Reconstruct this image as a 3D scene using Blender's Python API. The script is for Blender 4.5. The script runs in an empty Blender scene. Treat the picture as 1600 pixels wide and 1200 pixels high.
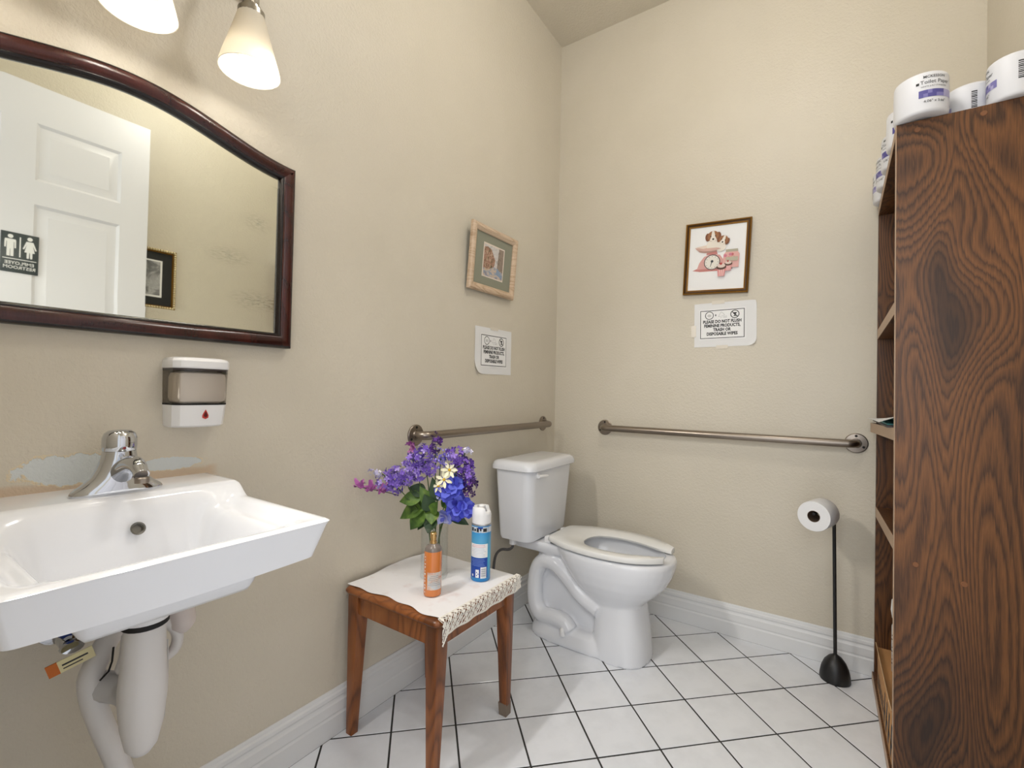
import bpy, bmesh, math, random
from mathutils import Vector, Matrix
random.seed(7)
PI = math.pi
S = bpy.context.scene
COL = S.collection

# ------------------------------------------------------------------ camera, light, exposure
cam_d = bpy.data.cameras.new('camera')
cam = bpy.data.objects.new('camera', cam_d); COL.objects.link(cam)
cam_d.sensor_width = 36.0
cam_d.lens = 729.75 / 1600 * 36.0
cam_d.clip_start = 0.02
_F = Vector((-0.55654583, 0.83069298, 0.01434942)); _R = Vector((0.83075969, 0.5562218, 0.02134574)); _U = Vector((-0.0097503, -0.0238008, 0.99966917))
_m = Matrix.Identity(4)
for i in range(3):
    _m[i][0] = _R[i]; _m[i][1] = _U[i]; _m[i][2] = -_F[i]
_m.translation = (1.28238, -2.35932, 1.09604)
cam.matrix_world = _m
S.camera = cam

S.view_settings.view_transform = 'Standard'
S.view_settings.look = 'None'
S.view_settings.exposure = 0.0
S.view_settings.gamma = 1.0
S.view_settings.use_curve_mapping = False

LAMP_W = 0.5
SPOT_W = 16.0
FILL_W = 24.0
W_AMB = 1.0
CEIL_E = 46.0
world = bpy.data.worlds.new('hall_ambient'); S.world = world
world.use_nodes = True
bg = world.node_tree.nodes['Background']
bg.inputs[0].default_value = (0.97, 0.985, 1.0, 1); bg.inputs[1].default_value = W_AMB

def area(name, loc, rot, sx, sy, w, color):
    d = bpy.data.lights.new(name, 'AREA'); d.shape = 'RECTANGLE'; d.size = sx; d.size_y = sy; d.energy = w; d.color = color
    o = bpy.data.objects.new(name, d); COL.objects.link(o); o.location = loc; o.rotation_euler = rot
    return o
# added fill lamp beyond the open doorway behind the camera, for even ambient light
area('doorway_fill', (1.25, -3.3, 1.75), (PI/2, 0, 0), 1.8, 1.9, FILL_W, (0.94, 0.975, 1.0))

# ------------------------------------------------------------------ helpers
def lin(c):
    c = c / 255.0
    return c / 12.92 if c <= 0.04045 else ((c + 0.055) / 1.055) ** 2.4
def rgb(r, g, b): return (lin(r), lin(g), lin(b), 1.0)

MATS = {}
def mat(name, col=(0.8, 0.8, 0.8, 1), rough=0.5, metal=0.0, **kw):
    m = bpy.data.materials.new(name); m.use_nodes = True
    b = m.node_tree.nodes['Principled BSDF']
    b.inputs['Base Color'].default_value = col
    b.inputs['Roughness'].default_value = rough
    b.inputs['Metallic'].default_value = metal
    for k, v in kw.items():
        b.inputs[k.replace('_', ' ')].default_value = v
    MATS[name] = m
    return m
def nodes(m): return m.node_tree.nodes, m.node_tree.links, m.node_tree.nodes['Principled BSDF']
def nn(m, t, **kw):
    n = m.node_tree.nodes.new(t)
    for k, v in kw.items(): setattr(n, k, v)
    return n
def coords(m, scale=(1, 1, 1), kind='Object'):
    n, l, b = nodes(m)
    tc = nn(m, 'ShaderNodeTexCoord'); mp = nn(m, 'ShaderNodeMapping')
    mp.inputs['Scale'].default_value = scale
    l.new(tc.outputs[kind], mp.inputs['Vector'])
    return mp.outputs['Vector']
def noise(m, vec, scale, detail=2.0, rough=0.5, dist=0.0):
    t = nn(m, 'ShaderNodeTexNoise'); t.inputs['Scale'].default_value = scale; t.inputs['Detail'].default_value = detail
    t.inputs['Roughness'].default_value = rough; t.inputs['Distortion'].default_value = dist
    m.node_tree.links.new(vec, t.inputs['Vector'])
    return t.outputs['Fac']
def ramp(m, fac, stops, interp='LINEAR'):
    r = nn(m, 'ShaderNodeValToRGB'); cr = r.color_ramp; cr.interpolation = interp
    while len(cr.elements) < len(stops): cr.elements.new(0.5)
    for e, (p, c) in zip(cr.elements, stops): e.position = p; e.color = c
    m.node_tree.links.new(fac, r.inputs['Fac'])
    return r.outputs['Color']
def bump(m, fac, strength, dist=0.002):
    b = nn(m, 'ShaderNodeBump'); b.inputs['Strength'].default_value = strength; b.inputs['Distance'].default_value = dist
    m.node_tree.links.new(fac, b.inputs['Height'])
    m.node_tree.links.new(b.outputs['Normal'], nodes(m)[2].inputs['Normal'])
def mth(m, op, a, b=None, c=None):
    n = nn(m, 'ShaderNodeMath', operation=op)
    for i, v in enumerate((a, b, c)):
        if v is None: continue
        if isinstance(v, (int, float)): n.inputs[i].default_value = v
        else: m.node_tree.links.new(v, n.inputs[i])
    return n.outputs[0]
def mixc(m, fac, a, b, mode='MIX'):
    n = nn(m, 'ShaderNodeMix', data_type='RGBA', blend_type=mode)
    for idx, v in ((0, fac), (6, a), (7, b)):
        if isinstance(v, (int, float)): n.inputs[idx].default_value = v
        elif isinstance(v, tuple): n.inputs[idx].default_value = v
        else: m.node_tree.links.new(v, n.inputs[idx])
    return n.outputs[2]
def setcol(m, sock): m.node_tree.links.new(sock, nodes(m)[2].inputs['Base Color'])

class MB:
    """collects shapes, then links them as one mesh object"""
    def __init__(s): s.v = []; s.f = []; s.mi = []
    def add(s, vs, fs, mi=0):
        o = len(s.v); s.v += [tuple(v) for v in vs]
        s.f += [tuple(i + o for i in f) for f in fs]; s.mi += [mi] * len(fs)
        return s
    def box(s, x0, x1, y0, y1, z0, z1, c=0.0, mi=0):
        if c <= 0:
            vs = [(x, y, z) for z in (z0, z1) for y in (y0, y1) for x in (x0, x1)]
            return s.add(vs, [(0, 2, 3, 1), (4, 5, 7, 6), (0, 1, 5, 4), (2, 6, 7, 3), (0, 4, 6, 2), (1, 3, 7, 5)], mi)
        bm = bmesh.new()
        r = bmesh.ops.create_cube(bm, size=1)
        for v in bm.verts:
            v.co = Vector(((x0 + x1) / 2 + v.co.x * (x1 - x0), (y0 + y1) / 2 + v.co.y * (y1 - y0), (z0 + z1) / 2 + v.co.z * (z1 - z0)))
        bmesh.ops.bevel(bm, geom=bm.edges[:], offset=c, segments=2, affect='EDGES', profile=0.5)
        bm.verts.index_update()
        s.add([v.co[:] for v in bm.verts], [[v.index for v in f.verts] for f in bm.faces], mi)
        bm.free(); return s
    def rings(s, rs, cap0=True, cap1=True, closed=True, mi=0):
        n = len(rs[0]); o = []
        for r in rs: o += r
        fs = []
        for k in range(len(rs) - 1):
            for i in range(n if closed else n - 1):
                j = (i + 1) % n
                fs.append((k * n + i, k * n + j, (k + 1) * n + j, (k + 1) * n + i))
        if cap0: fs.append(tuple(range(n - 1, -1, -1)))
        if cap1: fs.append(tuple((len(rs) - 1) * n + i for i in range(n)))
        return s.add(o, fs, mi)
    def lathe(s, prof, n=24, c=(0, 0, 0), axis='z', cap0=True, cap1=True, mi=0, sx=1.0, sy=1.0):
        rs = []
        for r, h in prof:
            ring = []
            for i in range(n):
                a = 2 * PI * i / n
                p = (r * math.cos(a) * sx, r * math.sin(a) * sy, h)
                if axis == 'x': p = (p[2], p[0], p[1])
                elif axis == 'y': p = (p[0], -p[2], p[1])     # towards -y
                ring.append((p[0] + c[0], p[1] + c[1], p[2] + c[2]))
            rs.append(ring)
        return s.rings(rs, cap0, cap1, mi=mi)
    def tube(s, path, rad, n=10, cap=True, mi=0, flat=1.0):
        P = [Vector(p) for p in path]; rs = []
        if not isinstance(rad, (list, tuple)): rad = [rad] * len(P)
        up = None
        for i, p in enumerate(P):
            t = (P[min(i + 1, len(P) - 1)] - P[max(i - 1, 0)]).normalized()
            if up is None:
                up = Vector((0, 0, 1)) if abs(t.z) < 0.9 else Vector((1, 0, 0))
            a = t.cross(up)
            if a.length < 1e-5: a = t.cross(Vector((0, 1, 0)))
            a.normalize(); b = a.cross(t).normalized(); up = b
            rs.append([tuple(p + (a * math.cos(2 * PI * k / n) + b * math.sin(2 * PI * k / n) * flat) * rad[i]) for k in range(n)])
        return s.rings(rs, cap, cap, mi=mi)
    def prism(s, poly, y0, y1, mi=0):
        """poly in (x, z), extruded along y"""
        return s.rings([[(x, y0, z) for x, z in poly], [(x, y1, z) for x, z in poly]], mi=mi)
    def ball(s, c, r, n=10, k=6, mi=0, sx=1, sy=1, sz=1):
        rs = []
        for j in range(k + 1):
            t = PI * j / k
            rr = max(math.sin(t), 1e-3) * r
            rs.append([(c[0] + rr * math.cos(2 * PI * i / n) * sx, c[1] + rr * math.sin(2 * PI * i / n) * sy, c[2] - math.cos(t) * r * sz) for i in range(n)])
        return s.rings(rs, mi=mi)
    def mesh(s, name, mats, angle=35):
        me = bpy.data.meshes.new(name); me.from_pydata(s.v, [], s.f)
        if not isinstance(mats, (list, tuple)): mats = [mats]
        for m in mats: me.materials.append(m)
        if len(mats) > 1: me.polygons.foreach_set('material_index', s.mi)
        bm = bmesh.new(); bm.from_mesh(me); bmesh.ops.recalc_face_normals(bm, faces=bm.faces[:]); bm.to_mesh(me); bm.free()
        if angle:
            me.shade_smooth(); me.set_sharp_from_angle(angle=math.radians(angle))
        me.update(); return me
    def build(s, name, mats, parent=None, angle=35, label=None, kind=None, loc=None):
        o = bpy.data.objects.new(name, s.mesh(name, mats, angle)); COL.objects.link(o)
        if parent: o.parent = parent
        if label: o['label'] = label
        if kind: o['kind'] = kind
        if loc: o.location = loc
        return o
def link(name, me, parent=None, label=None, kind=None):
    o = bpy.data.objects.new(name, me); COL.objects.link(o)
    if parent: o.parent = parent
    if label: o['label'] = label
    if kind: o['kind'] = kind
    return o
def thing(name, label, cat, loc=(0, 0, 0), rot=(0, 0, 0), group=None):
    o = bpy.data.objects.new(name, None); COL.objects.link(o); o.empty_display_size = 0.05
    o.location = loc; o.rotation_euler = rot; o['label'] = label; o['category'] = cat
    if group: o['group'] = group
    return o
def copy_tree(o, parent=None):
    c = o.copy(); COL.objects.link(c)
    if parent: c.parent = parent
    for ch in list(o.children): copy_tree(ch, c)
    return c
def smooth(t): t = max(0.0, min(1.0, t)); return t * t * (3 - 2 * t)
def lerp(a, b, t): return a + (b - a) * t
def cr(pts, n):
    """Catmull-Rom through points"""
    P = [Vector(p) for p in pts]; P = [P[0] * 2 - P[1]] + P + [P[-1] * 2 - P[-2]]; out = []
    for i in range(1, len(P) - 2):
        for k in range(n):
            t = k / n; a, b, c, d = P[i - 1:i + 3]
            out.append(tuple(0.5 * ((2 * b) + (c - a) * t + (2 * a - 5 * b + 4 * c - d) * t * t + (3 * b - a - 3 * c + d) * t ** 3)))
    out.append(tuple(P[-2])); return out
def text_mb(body, size, bold=0.0, align='CENTER', spacing=1.0, width=1.0):
    cu = bpy.data.curves.new('lettering', 'FONT'); cu.body = body; cu.size = size; cu.align_x = align; cu.align_y = 'CENTER'
    cu.resolution_u = 2; cu.offset = bold; cu.space_line = spacing
    o = bpy.data.objects.new('lettering', cu); COL.objects.link(o)
    bpy.context.view_layer.update()
    me = bpy.data.meshes.new_from_object(o.evaluated_get(bpy.context.evaluated_depsgraph_get()))
    mb = MB(); mb.add([(v.co.x * width, v.co.y, 0) for v in me.vertices], [tuple(p.vertices) for p in me.polygons])
    bpy.data.objects.remove(o); bpy.data.curves.remove(cu); bpy.data.meshes.remove(me)
    return mb
def flat_to_wall(mb, x, y, z):
    """text in the XY plane -> upright, facing -y"""
    mb.v = [(vx + x, y, vy + z) for vx, vy, vz in mb.v]; return mb

# ------------------------------------------------------------------ materials
wall_c = (213, 205, 189)
def wall_mat(name, c=wall_c):
    m = mat(name, rgb(*c), 0.42)
    v = coords(m, kind='Object')
    a = noise(m, v, 95, 3, 0.55, 0.4); b = noise(m, v, 260, 2, 0.5)
    h = mth(m, 'MULTIPLY_ADD', b, 0.25, a)
    bump(m, h, 0.50, 0.004)
    big = noise(m, v, 3.0, 3, 0.6)
    setcol(m, ramp(m, big, [(0.3, rgb(c[0] - 4, c[1] - 4, c[2] - 5)), (0.7, rgb(*c))]))
    m['h'] = 0
    return m
M_wall = wall_mat('wall_paint')
# the wall with the sink also has the flaked patch over the basin
M_wall_l = wall_mat('wall_paint_flaked')
def flake(m):
    n, l, b = nodes(m)
    tc = nn(m, 'ShaderNodeTexCoord'); sep = nn(m, 'ShaderNodeSeparateXYZ'); l.new(tc.outputs['Object'], sep.inputs[0])
    y, z = sep.outputs[1], sep.outputs[2]
    nz = noise(m, tc.outputs['Object'], 22, 4, 0.6); nz2 = noise(m, tc.outputs['Object'], 70, 3, 0.6)
    wob = mth(m, 'ADD', mth(m, 'MULTIPLY_ADD', nz, 0.10, -0.05), mth(m, 'MULTIPLY_ADD', nz2, 0.06, -0.03))
    def ell(cy, cz, ry, rz):
        a = mth(m, 'DIVIDE', mth(m, 'SUBTRACT', y, cy), ry); c = mth(m, 'DIVIDE', mth(m, 'SUBTRACT', z, cz), rz)
        return mth(m, 'SQRT', mth(m, 'ADD', mth(m, 'MULTIPLY', a, a), mth(m, 'MULTIPLY', c, c)))
    d = mth(m, 'MINIMUM', ell(-2.065, 0.915, 0.085, 0.034), ell(-1.885, 0.908, 0.075, 0.017))
    d = mth(m, 'ADD', d, mth(m, 'MULTIPLY', wob, 9.0))
    blue = ramp(m, d, [(0.86, (1, 1, 1, 1)), (0.92, (0, 0, 0, 1))])
    edge = ramp(m, d, [(0.88, (0, 0, 0, 1)), (0.94, (1, 1, 1, 1)), (0.99, (0, 0, 0, 1))])
    # bare strip right above the basin where a sink of another size sat
    strip = mth(m, 'MULTIPLY', ramp(m, mth(m, 'ADD', z, mth(m, 'MULTIPLY', nz, 0.02)), [(0.900, (1, 1, 1, 1)), (0.906, (0, 0, 0, 1))]),
                ramp(m, mth(m, 'ABSOLUTE', mth(m, 'ADD', y, 2.02)), [(0.22, (1, 1, 1, 1)), (0.24, (0, 0, 0, 1))]))
    old = b.inputs['Base Color'].links[0].from_socket
    strip = mth(m, 'MULTIPLY', strip, ramp(m, z, [(0.840, (0, 0, 0, 1)), (0.845, (1, 1, 1, 1))]))
    c = mixc(m, strip, old, rgb(206, 184, 158))
    c = mixc(m, blue, c, rgb(212, 217, 217))
    c = mixc(m, edge, c, rgb(222, 206, 172))
    setcol(m, c)
    bn = b.inputs['Normal'].links[0].from_node
    b2 = nn(m, 'ShaderNodeBump'); b2.inputs['Strength'].default_value = 0.5; b2.inputs['Distance'].default_value = 0.002
    l.new(mth(m, 'SUBTRACT', 1.0, blue), b2.inputs['Height']); l.new(bn.outputs[0], b2.inputs['Normal']); l.new(b2.outputs[0], b.inputs['Normal'])
flake(M_wall_l)
M_trim = mat('white_trim_paint', rgb(226, 227, 228), 0.35)
M_tile = mat('white_glazed_tile', rgb(226, 229, 235), 0.16)
v = coords(M_tile, kind='Object'); setcol(M_tile, ramp(M_tile, noise(M_tile, v, 9, 4, 0.6), [(0.3, rgb(222, 225, 231)), (0.6, rgb(231, 234, 240))]))
M_grout = mat('dark_grout', rgb(48, 47, 46), 0.9)
M_porc = mat('white_porcelain', rgb(240, 242, 247), 0.12, Coat_Weight=0.3, Coat_Roughness=0.05)
M_toilet = mat('toilet_porcelain', rgb(226, 228, 233), 0.14, Coat_Weight=0.3, Coat_Roughness=0.05)
M_plastic = mat('white_plastic', rgb(236, 236, 237), 0.3)
M_seat = mat('white_seat_plastic', rgb(226, 226, 224), 0.25)
M_steel = mat('brushed_steel', rgb(150, 140, 130), 0.32, 1.0)
M_nickel = mat('brushed_nickel', rgb(170, 165, 155), 0.28, 1.0)
M_chrome = mat('chrome', rgb(205, 208, 214), 0.06, 1.0)
M_black = mat('matt_black', rgb(22, 22, 23), 0.42)
M_rubber = mat('black_rubber', rgb(18, 17, 17), 0.7)
M_ink = mat('black_ink', rgb(32, 32, 34), 0.6)
M_paper = mat('white_paper', rgb(232, 232, 232), 0.7)
M_tape = mat('clear_tape', rgb(226, 218, 204), 0.25)
M_white = mat('white_print', rgb(240, 240, 240), 0.5)
M_dark = mat('dark_gap', rgb(12, 12, 12), 0.9)

def wood_mat(name, c_dark, c_mid, c_light, freq=26.0, sx=(4.5, 4.5, 0.75), rough=0.35, dist=0.4):
    """cathedral grain: contour lines of a stretched noise, with fine streaks"""
    m = mat(name, rgb(*c_mid), rough)
    v = coords(m, sx)
    st = noise(m, coords(m, (sx[0] * 34, sx[1] * 34, sx[2] * 3.2)), 1.0, 3, 0.65)
    h = noise(m, v, 1.0, 1.2, 0.45, dist)
    h2 = mth(m, 'ADD', h, mth(m, 'MULTIPLY_ADD', st, 0.030, -0.015))
    ph = mth(m, 'FRACT', mth(m, 'MULTIPLY', h2, freq))
    line = ramp(m, ph, [(0.0, (0.0, 0.0, 0.0, 1)), (0.22, (0.45, 0.45, 0.45, 1)), (0.62, (0.85, 0.85, 0.85, 1)), (0.86, (0.55, 0.55, 0.55, 1)), (1.0, (0.0, 0.0, 0.0, 1))])
    fine = noise(m, coords(m, (sx[0] * 90, sx[1] * 90, sx[2] * 8)), 1.0, 2, 0.6)
    big = noise(m, coords(m, (sx[0] * 0.8, sx[1] * 0.8, sx[2] * 0.9)), 1.0, 2, 0.5)
    f = mth(m, 'ADD', mth(m, 'MULTIPLY', line, 0.34), mth(m, 'ADD', mth(m, 'MULTIPLY', fine, 0.40), mth(m, 'MULTIPLY', big, 0.50)))
    knot = ramp(m, h, [(0.60, (0, 0, 0, 1)), (0.72, (0.75, 0.75, 0.75, 1))])
    c = ramp(m, f, [(0.34, rgb(*c_dark)), (0.60, rgb(*c_mid)), (0.92, rgb(*c_light))])
    setcol(m, mixc(m, knot, c, rgb(*c_dark)))
    return m
M_book = wood_mat('dark_oak_laminate', (36, 19, 9), (82, 50, 25), (130, 84, 44), 34, (5.0, 5.0, 1.2), rough=0.42)
M_bedge = mat('worn_edge_banding', rgb(176, 148, 122), 0.45)
M_stool = wood_mat('honey_stained_wood', (80, 42, 16), (128, 72, 32), (162, 100, 52), 10, (9, 9, 1.6), 0.32)
M_cherry = wood_mat('cherry_frame_wood', (40, 15, 12), (58, 22, 17), (76, 32, 25), 8, (5, 5, 5), 0.20)
M_cherry_d = mat('dark_frame_lip', rgb(22, 12, 12), 0.25)
M_foot = mat('worn_grey_foot', rgb(126, 112, 98), 0.6)

# ------------------------------------------------------------------ structure
W = 1.764; H = 3.086; Y0 = -2.37
def struct(name, mb, m, angle=35): return mb.build(name, m, None, angle, kind='structure')
floor = struct('floor', MB().box(0, W, Y0 - 0.1, 0, -0.06, -0.0014), M_grout)
struct('ceiling', MB().box(-0.1, W + 0.1, Y0 - 0.1, 0.1, H, H + 0.1), M_wall)
struct('wall_left', MB().box(-0.1, 0, Y0 - 0.1, 0.1, -0.06, H), M_wall_l)
struct('wall_back', MB().box(0, W, 0, 0.1, -0.06, H), M_wall)
struct('wall_right', MB().box(W, W + 0.1, Y0 - 0.1, 0.1, -0.06, H), M_wall)
DX0, DX1, DZ = 0.775, 1.735, 2.445
struct('wall_front', MB().box(0, DX0, Y0 - 0.1, Y0, -0.06, H).box(DX0, DX1, Y0 - 0.1, Y0, DZ, H).box(DX1, W, Y0 - 0.1, Y0, -0.06, H), M_wall)
def base_prof():
    return [(0, 0), (0.0140, 0), (0.0140, 0.060), (0.0118, 0.0635), (0.0112, 0.068), (0.0130, 0.072), (0.0125, 0.100), (0.0085, 0.107),
            (0.0080, 0.112), (0.0105, 0.118), (0.0095, 0.127), (0.0055, 0.132), (0.0050, 0.138), (0.0030, 0.1425), (0, 0.1425)]
bp = base_prof()
struct('baseboard_left', MB().rings([[(d, Y0, z) for d, z in bp], [(d, 0, z) for d, z in bp]]), M_trim, 25)
struct('baseboard_back', MB().rings([[(0.0141, -d, z) for d, z in bp], [(W, -d, z) for d, z in bp]]), M_trim, 25)
struct('trim_1', MB().box(DX0 - 0.07, DX0, Y0, Y0 + 0.012, 0, DZ + 0.07, 0.003).box(DX0, W, Y0, Y0 + 0.012, DZ, DZ + 0.07, 0.003), M_trim)

# floor tiles, laid diagonally, each clipped to the room
TH = 0.7783; TS = 0.205; OX, OY = 0.29445, -0.58655; GAP = 0.0029
e1 = Vector((math.cos(TH), math.sin(TH))); e2 = Vector((math.sin(TH), -math.cos(TH)))
def clip(poly, f):
    out = []
    for i in range(len(poly)):
        a, b = poly[i], poly[(i + 1) % len(poly)]
        fa, fb = f(a), f(b)
        if fa >= 0: out.append(a)
        if (fa >= 0) != (fb >= 0):
            t = fa / (fa - fb); out.append((a[0] + (b[0] - a[0]) * t, a[1] + (b[1] - a[1]) * t))
    return out
def tile_mesh(poly):
    n = len(poly); cx = sum(p[0] for p in poly) / n; cy = sum(p[1] for p in poly) / n
    ins = []
    for x, y in poly:
        d = Vector((cx - x, cy - y)); L = d.length
        k = min(0.0016 / max(L, 1e-4), 0.3); ins.append((x + d.x * k, y + d.y * k))
    return MB().rings([[(x, y, -0.007) for x, y in poly], [(x, y, -0.0009) for x, y in poly], [(x, y, 0) for x, y in ins]], cap0=False).mesh('tile', M_tile, 25)
full = None
for a in range(-16, 17):
    for b in range(-16, 17):
        o = Vector((OX, OY)) + TS * (a * e1 + b * e2)
        cs = [o + e1 * s + e2 * t for s, t in ((GAP, GAP), (TS - GAP, GAP), (TS - GAP, TS - GAP), (GAP, TS - GAP))]
        poly = [(c.x, c.y) for c in cs]
        x0, x1, y0, y1 = 0.0145, W - 0.002, Y0 - 0.1, -0.0145
        q = poly
        for f in (lambda p: p[0] - x0, lambda p: x1 - p[0], lambda p: p[1] - y0, lambda p: y1 - p[1]):
            q = clip(q, f) if len(q) > 2 else []
        if len(q) < 3: continue
        ar = abs(sum(q[i][0] * q[(i + 1) % len(q)][1] - q[(i + 1) % len(q)][0] * q[i][1] for i in range(len(q)))) / 2
        if ar < 2e-4: continue
        if ar > 0.999 * (TS - 2 * GAP) ** 2:
            if full is None:
                full = tile_mesh([((p - o).x, (p - o).y) for p in cs])
            t = link('tile', full, floor); t.location = (o.x, o.y, random.uniform(-0.0003, 0.0003))
            t.rotation_euler = (random.uniform(-1, 1) * 0.0012, random.uniform(-1, 1) * 0.0012, 0)
        else:
            link('tile', tile_mesh(q), floor)

# door, standing open along the right wall; facing -x.  local X runs towards -y
DR = (1.686, -1.412, 0)
door = bpy.data.objects.new('door_1', None); COL.objects.link(door); door.location = DR; door.rotation_euler = (0, 0, -PI / 2); door['kind'] = 'structure'
M_door = mat('white_door_paint', rgb(232, 232, 238), 0.38)
dw, dh = 0.925, 2.42
us = [0, 0.115, 0.420, 0.530, 0.820, dw]
vs = [0.012, 0.25, 0.93, 1.07, 1.885, 1.992, 2.250, dh]
MB().box(0, dw, 0.012, 0.035, 0.012, dh).build('core', M_door, door)
for u0, u1 in ((us[0], us[1]), (us[2], us[3]), (us[4], us[5])): MB().box(u0, u1, 0, 0.012, vs[0], vs[-1]).build('stile', M_door, door)
for v0, v1 in ((vs[0], vs[1]), (vs[2], vs[3]), (vs[4], vs[5]), (vs[6], vs[7])):
    for u0, u1 in ((us[1], us[2]), (us[3], us[4])): MB().box(u0, u1, 0.0002, 0.012, v0, v1).build('rail', M_door, door)
for v0, v1 in ((vs[1], vs[2]), (vs[3], vs[4]), (vs[5], vs[6])):
    for u0, u1 in ((us[1], us[2]), (us[3], us[4])):
        def rect(i, y): return [(u0 + i, y, v0 + i), (u1 - i, y, v0 + i), (u1 - i, y, v1 - i), (u0 + i, y, v1 - i)]
        MB().rings([rect(0, 0.0005), rect(0.012, 0.009), rect(0.020, 0.009), rect(0.045, 0.003), rect(0.047, 0.002)], cap0=False).build('panel', M_door, door, 20)

# ------------------------------------------------------------------ restroom sign on the door
sg = thing('restroom_sign', 'dark restroom sign with white man and woman figures on white door', 'sign', (1.6855, -1.8715, 1.653), (0, 0, -PI / 2))
M_sign = mat('sign_charcoal', rgb(62, 70, 72), 0.4)
MB().box(-0.059, 0.059, -0.003, 0, -0.087, 0.087, 0.0012).build('plate', M_sign, sg)
def disc_poly(cx, cz, r, n=16, sx=1.0, sz=1.0): return [(cx + r * math.cos(2 * PI * i / n) * sx, cz + r * math.sin(2 * PI * i / n) * sz) for i in range(n)]
def figs(woman):
    mb = MB(); cx = -0.030 if woman else 0.030
    mb.prism(disc_poly(cx, 0.068, 0.0085), -0.0036, -0.003)
    if not woman:
        mb.prism([(cx - 0.016, 0.056), (cx + 0.016, 0.056), (cx + 0.0175, 0.05), (cx + 0.0175, 0.018), (cx + 0.013, 0.018), (cx + 0.012, 0.044), (cx + 0.0105, 0.044), (cx + 0.0105, -0.018), (cx + 0.001, -0.018), (cx + 0.0006, 0.014),
                  (cx - 0.0006, 0.014), (cx - 0.001, -0.018), (cx - 0.0105, -0.018), (cx - 0.0105, 0.044), (cx - 0.012, 0.044), (cx - 0.013, 0.018), (cx - 0.0175, 0.018), (cx - 0.0175, 0.05)], -0.0036, -0.003)
    else:
        mb.prism([(cx - 0.011, 0.056), (cx + 0.011, 0.056), (cx + 0.022, 0.022), (cx + 0.0175, 0.020), (cx + 0.0095, 0.042), (cx + 0.0165, 0.008), (cx + 0.009, 0.008), (cx + 0.009, -0.018), (cx + 0.002, -0.018), (cx + 0.0012, 0.008),
                  (cx - 0.0012, 0.008), (cx - 0.002, -0.018), (cx - 0.009, -0.018), (cx - 0.009, 0.008), (cx - 0.0165, 0.008), (cx - 0.0095, 0.042), (cx - 0.0175, 0.020), (cx - 0.022, 0.022)], -0.0036, -0.003)
    return mb
figs(False).build('man_figure', M_white, sg, 0); figs(True).build('woman_figure', M_white, sg, 0)
MB().box(-0.002, 0.002, -0.0036, -0.003, -0.018, 0.070).build('divider', M_white, sg)
MB().box(-0.052, 0.052, -0.0036, -0.003, -0.030, -0.027).build('rule', M_white, sg)
for tx, tz in (('EMPLOYEE', -0.0465), ('RESTROOM', -0.0655)): flat_to_wall(text_mb(tx, 0.0195, 0.0002), 0, -0.0034, tz).build('lettering', M_white, sg, 0)

# ------------------------------------------------------------------ framed pictures
def offset_ring(pts, d):
    n = len(pts); out = []
    for i in range(n):
        p0, p1, p2 = Vector(pts[i - 1]), Vector(pts[i]), Vector(pts[(i + 1) % n])
        a = (p1 - p0).normalized(); b = (p2 - p1).normalized()
        na = Vector((-a.y, a.x)); nb = Vector((-b.y, b.x))
        k = (na + nb); k = k / max(k.length_squared, 1e-6) * 2
        out.append((p1.x + k.x * d, p1.y + k.y * d))
    return out
def frame_ring(outline, prof):
    """prof = list of (inset, out from the wall); the ring is closed back at the wall"""
    rs = []
    for d, h in prof: rs.append([(x, -h, z) for x, z in offset_ring(outline, d)])
    return MB().rings(rs, False, False)
def rect_o(w, h): return [(-w / 2, -h / 2), (w / 2, -h / 2), (w / 2, h / 2), (-w / 2, h / 2)]
def art_mat(name, cols, scale=40, stretch=(1, 1, 1)):
    m = mat(name, (1, 1, 1, 1), 0.6)
    v = coords(m, stretch); n1 = noise(m, v, scale, 3, 0.6, 1.0)
    setcol(m, ramp(m, n1, [(0.25 + 0.5 * i / (len(cols) - 1), rgb(*c)) for i, c in enumerate(cols)], 'LINEAR'))
    return m

# oak frame, green mat, small street painting
pf = thing('framed_picture', 'pale wood frame with green mat and small painting hung crooked on left wall', 'picture', (0.022, -0.658, 1.676), (math.radians(4.5), math.radians(-0.4), PI / 2))
M_pale = wood_mat('pale_oak', (176, 146, 116), (206, 180, 152), (222, 202, 178), 12, (3, 3, 20), 0.45)
ow, oh = 0.342, 0.287
o = rect_o(ow, oh)
frame_ring(o, [(0, 0), (0, 0.012), (0.006, 0.019), (0.016, 0.020), (0.027, 0.015), (0.031, 0.010), (0.031, 0.004)]).build('frame', M_pale, pf, 30)
MB().box(-ow / 2 + 0.004, ow / 2 - 0.004, -0.005, 0, -oh / 2 + 0.004, oh / 2 - 0.004).build('mat_board', mat('sage_green_mat', rgb(142, 143, 126), 0.8), pf, label='sage green mat board')
pw, ph_ = 0.158, 0.150
frame_ring(rect_o(pw, ph_), [(0, 0.005), (0.0005, 0.0062), (0.006, 0.0055), (0.007, 0.005)]).build('bevel_cut', mat('cream_bevel', rgb(226, 214, 200), 0.7), pf)
M_sky = art_mat('painted_sky', [(190, 186, 182), (214, 208, 204), (150, 150, 150)], 60)
M_fol = art_mat('painted_foliage', [(70, 62, 46), (120, 112, 84), (164, 116, 100), (196, 176, 150), (92, 98, 72)], 90)
M_bld = art_mat('painted_building', [(120, 104, 92), (156, 140, 126), (108, 92, 84)], 70, (1, 1, 0.4))
M_pav = art_mat('painted_pavement', [(186, 164, 140), (206, 188, 170), (130, 150, 176), (168, 130, 104)], 60, (0.5, 1, 1))
a, b_ = pw / 2 - 0.006, ph_ / 2 - 0.006
MB().box(-a, a, -0.0053, -0.005, -b_, b_).build('sky_wash', M_sky, pf, 0)
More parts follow.
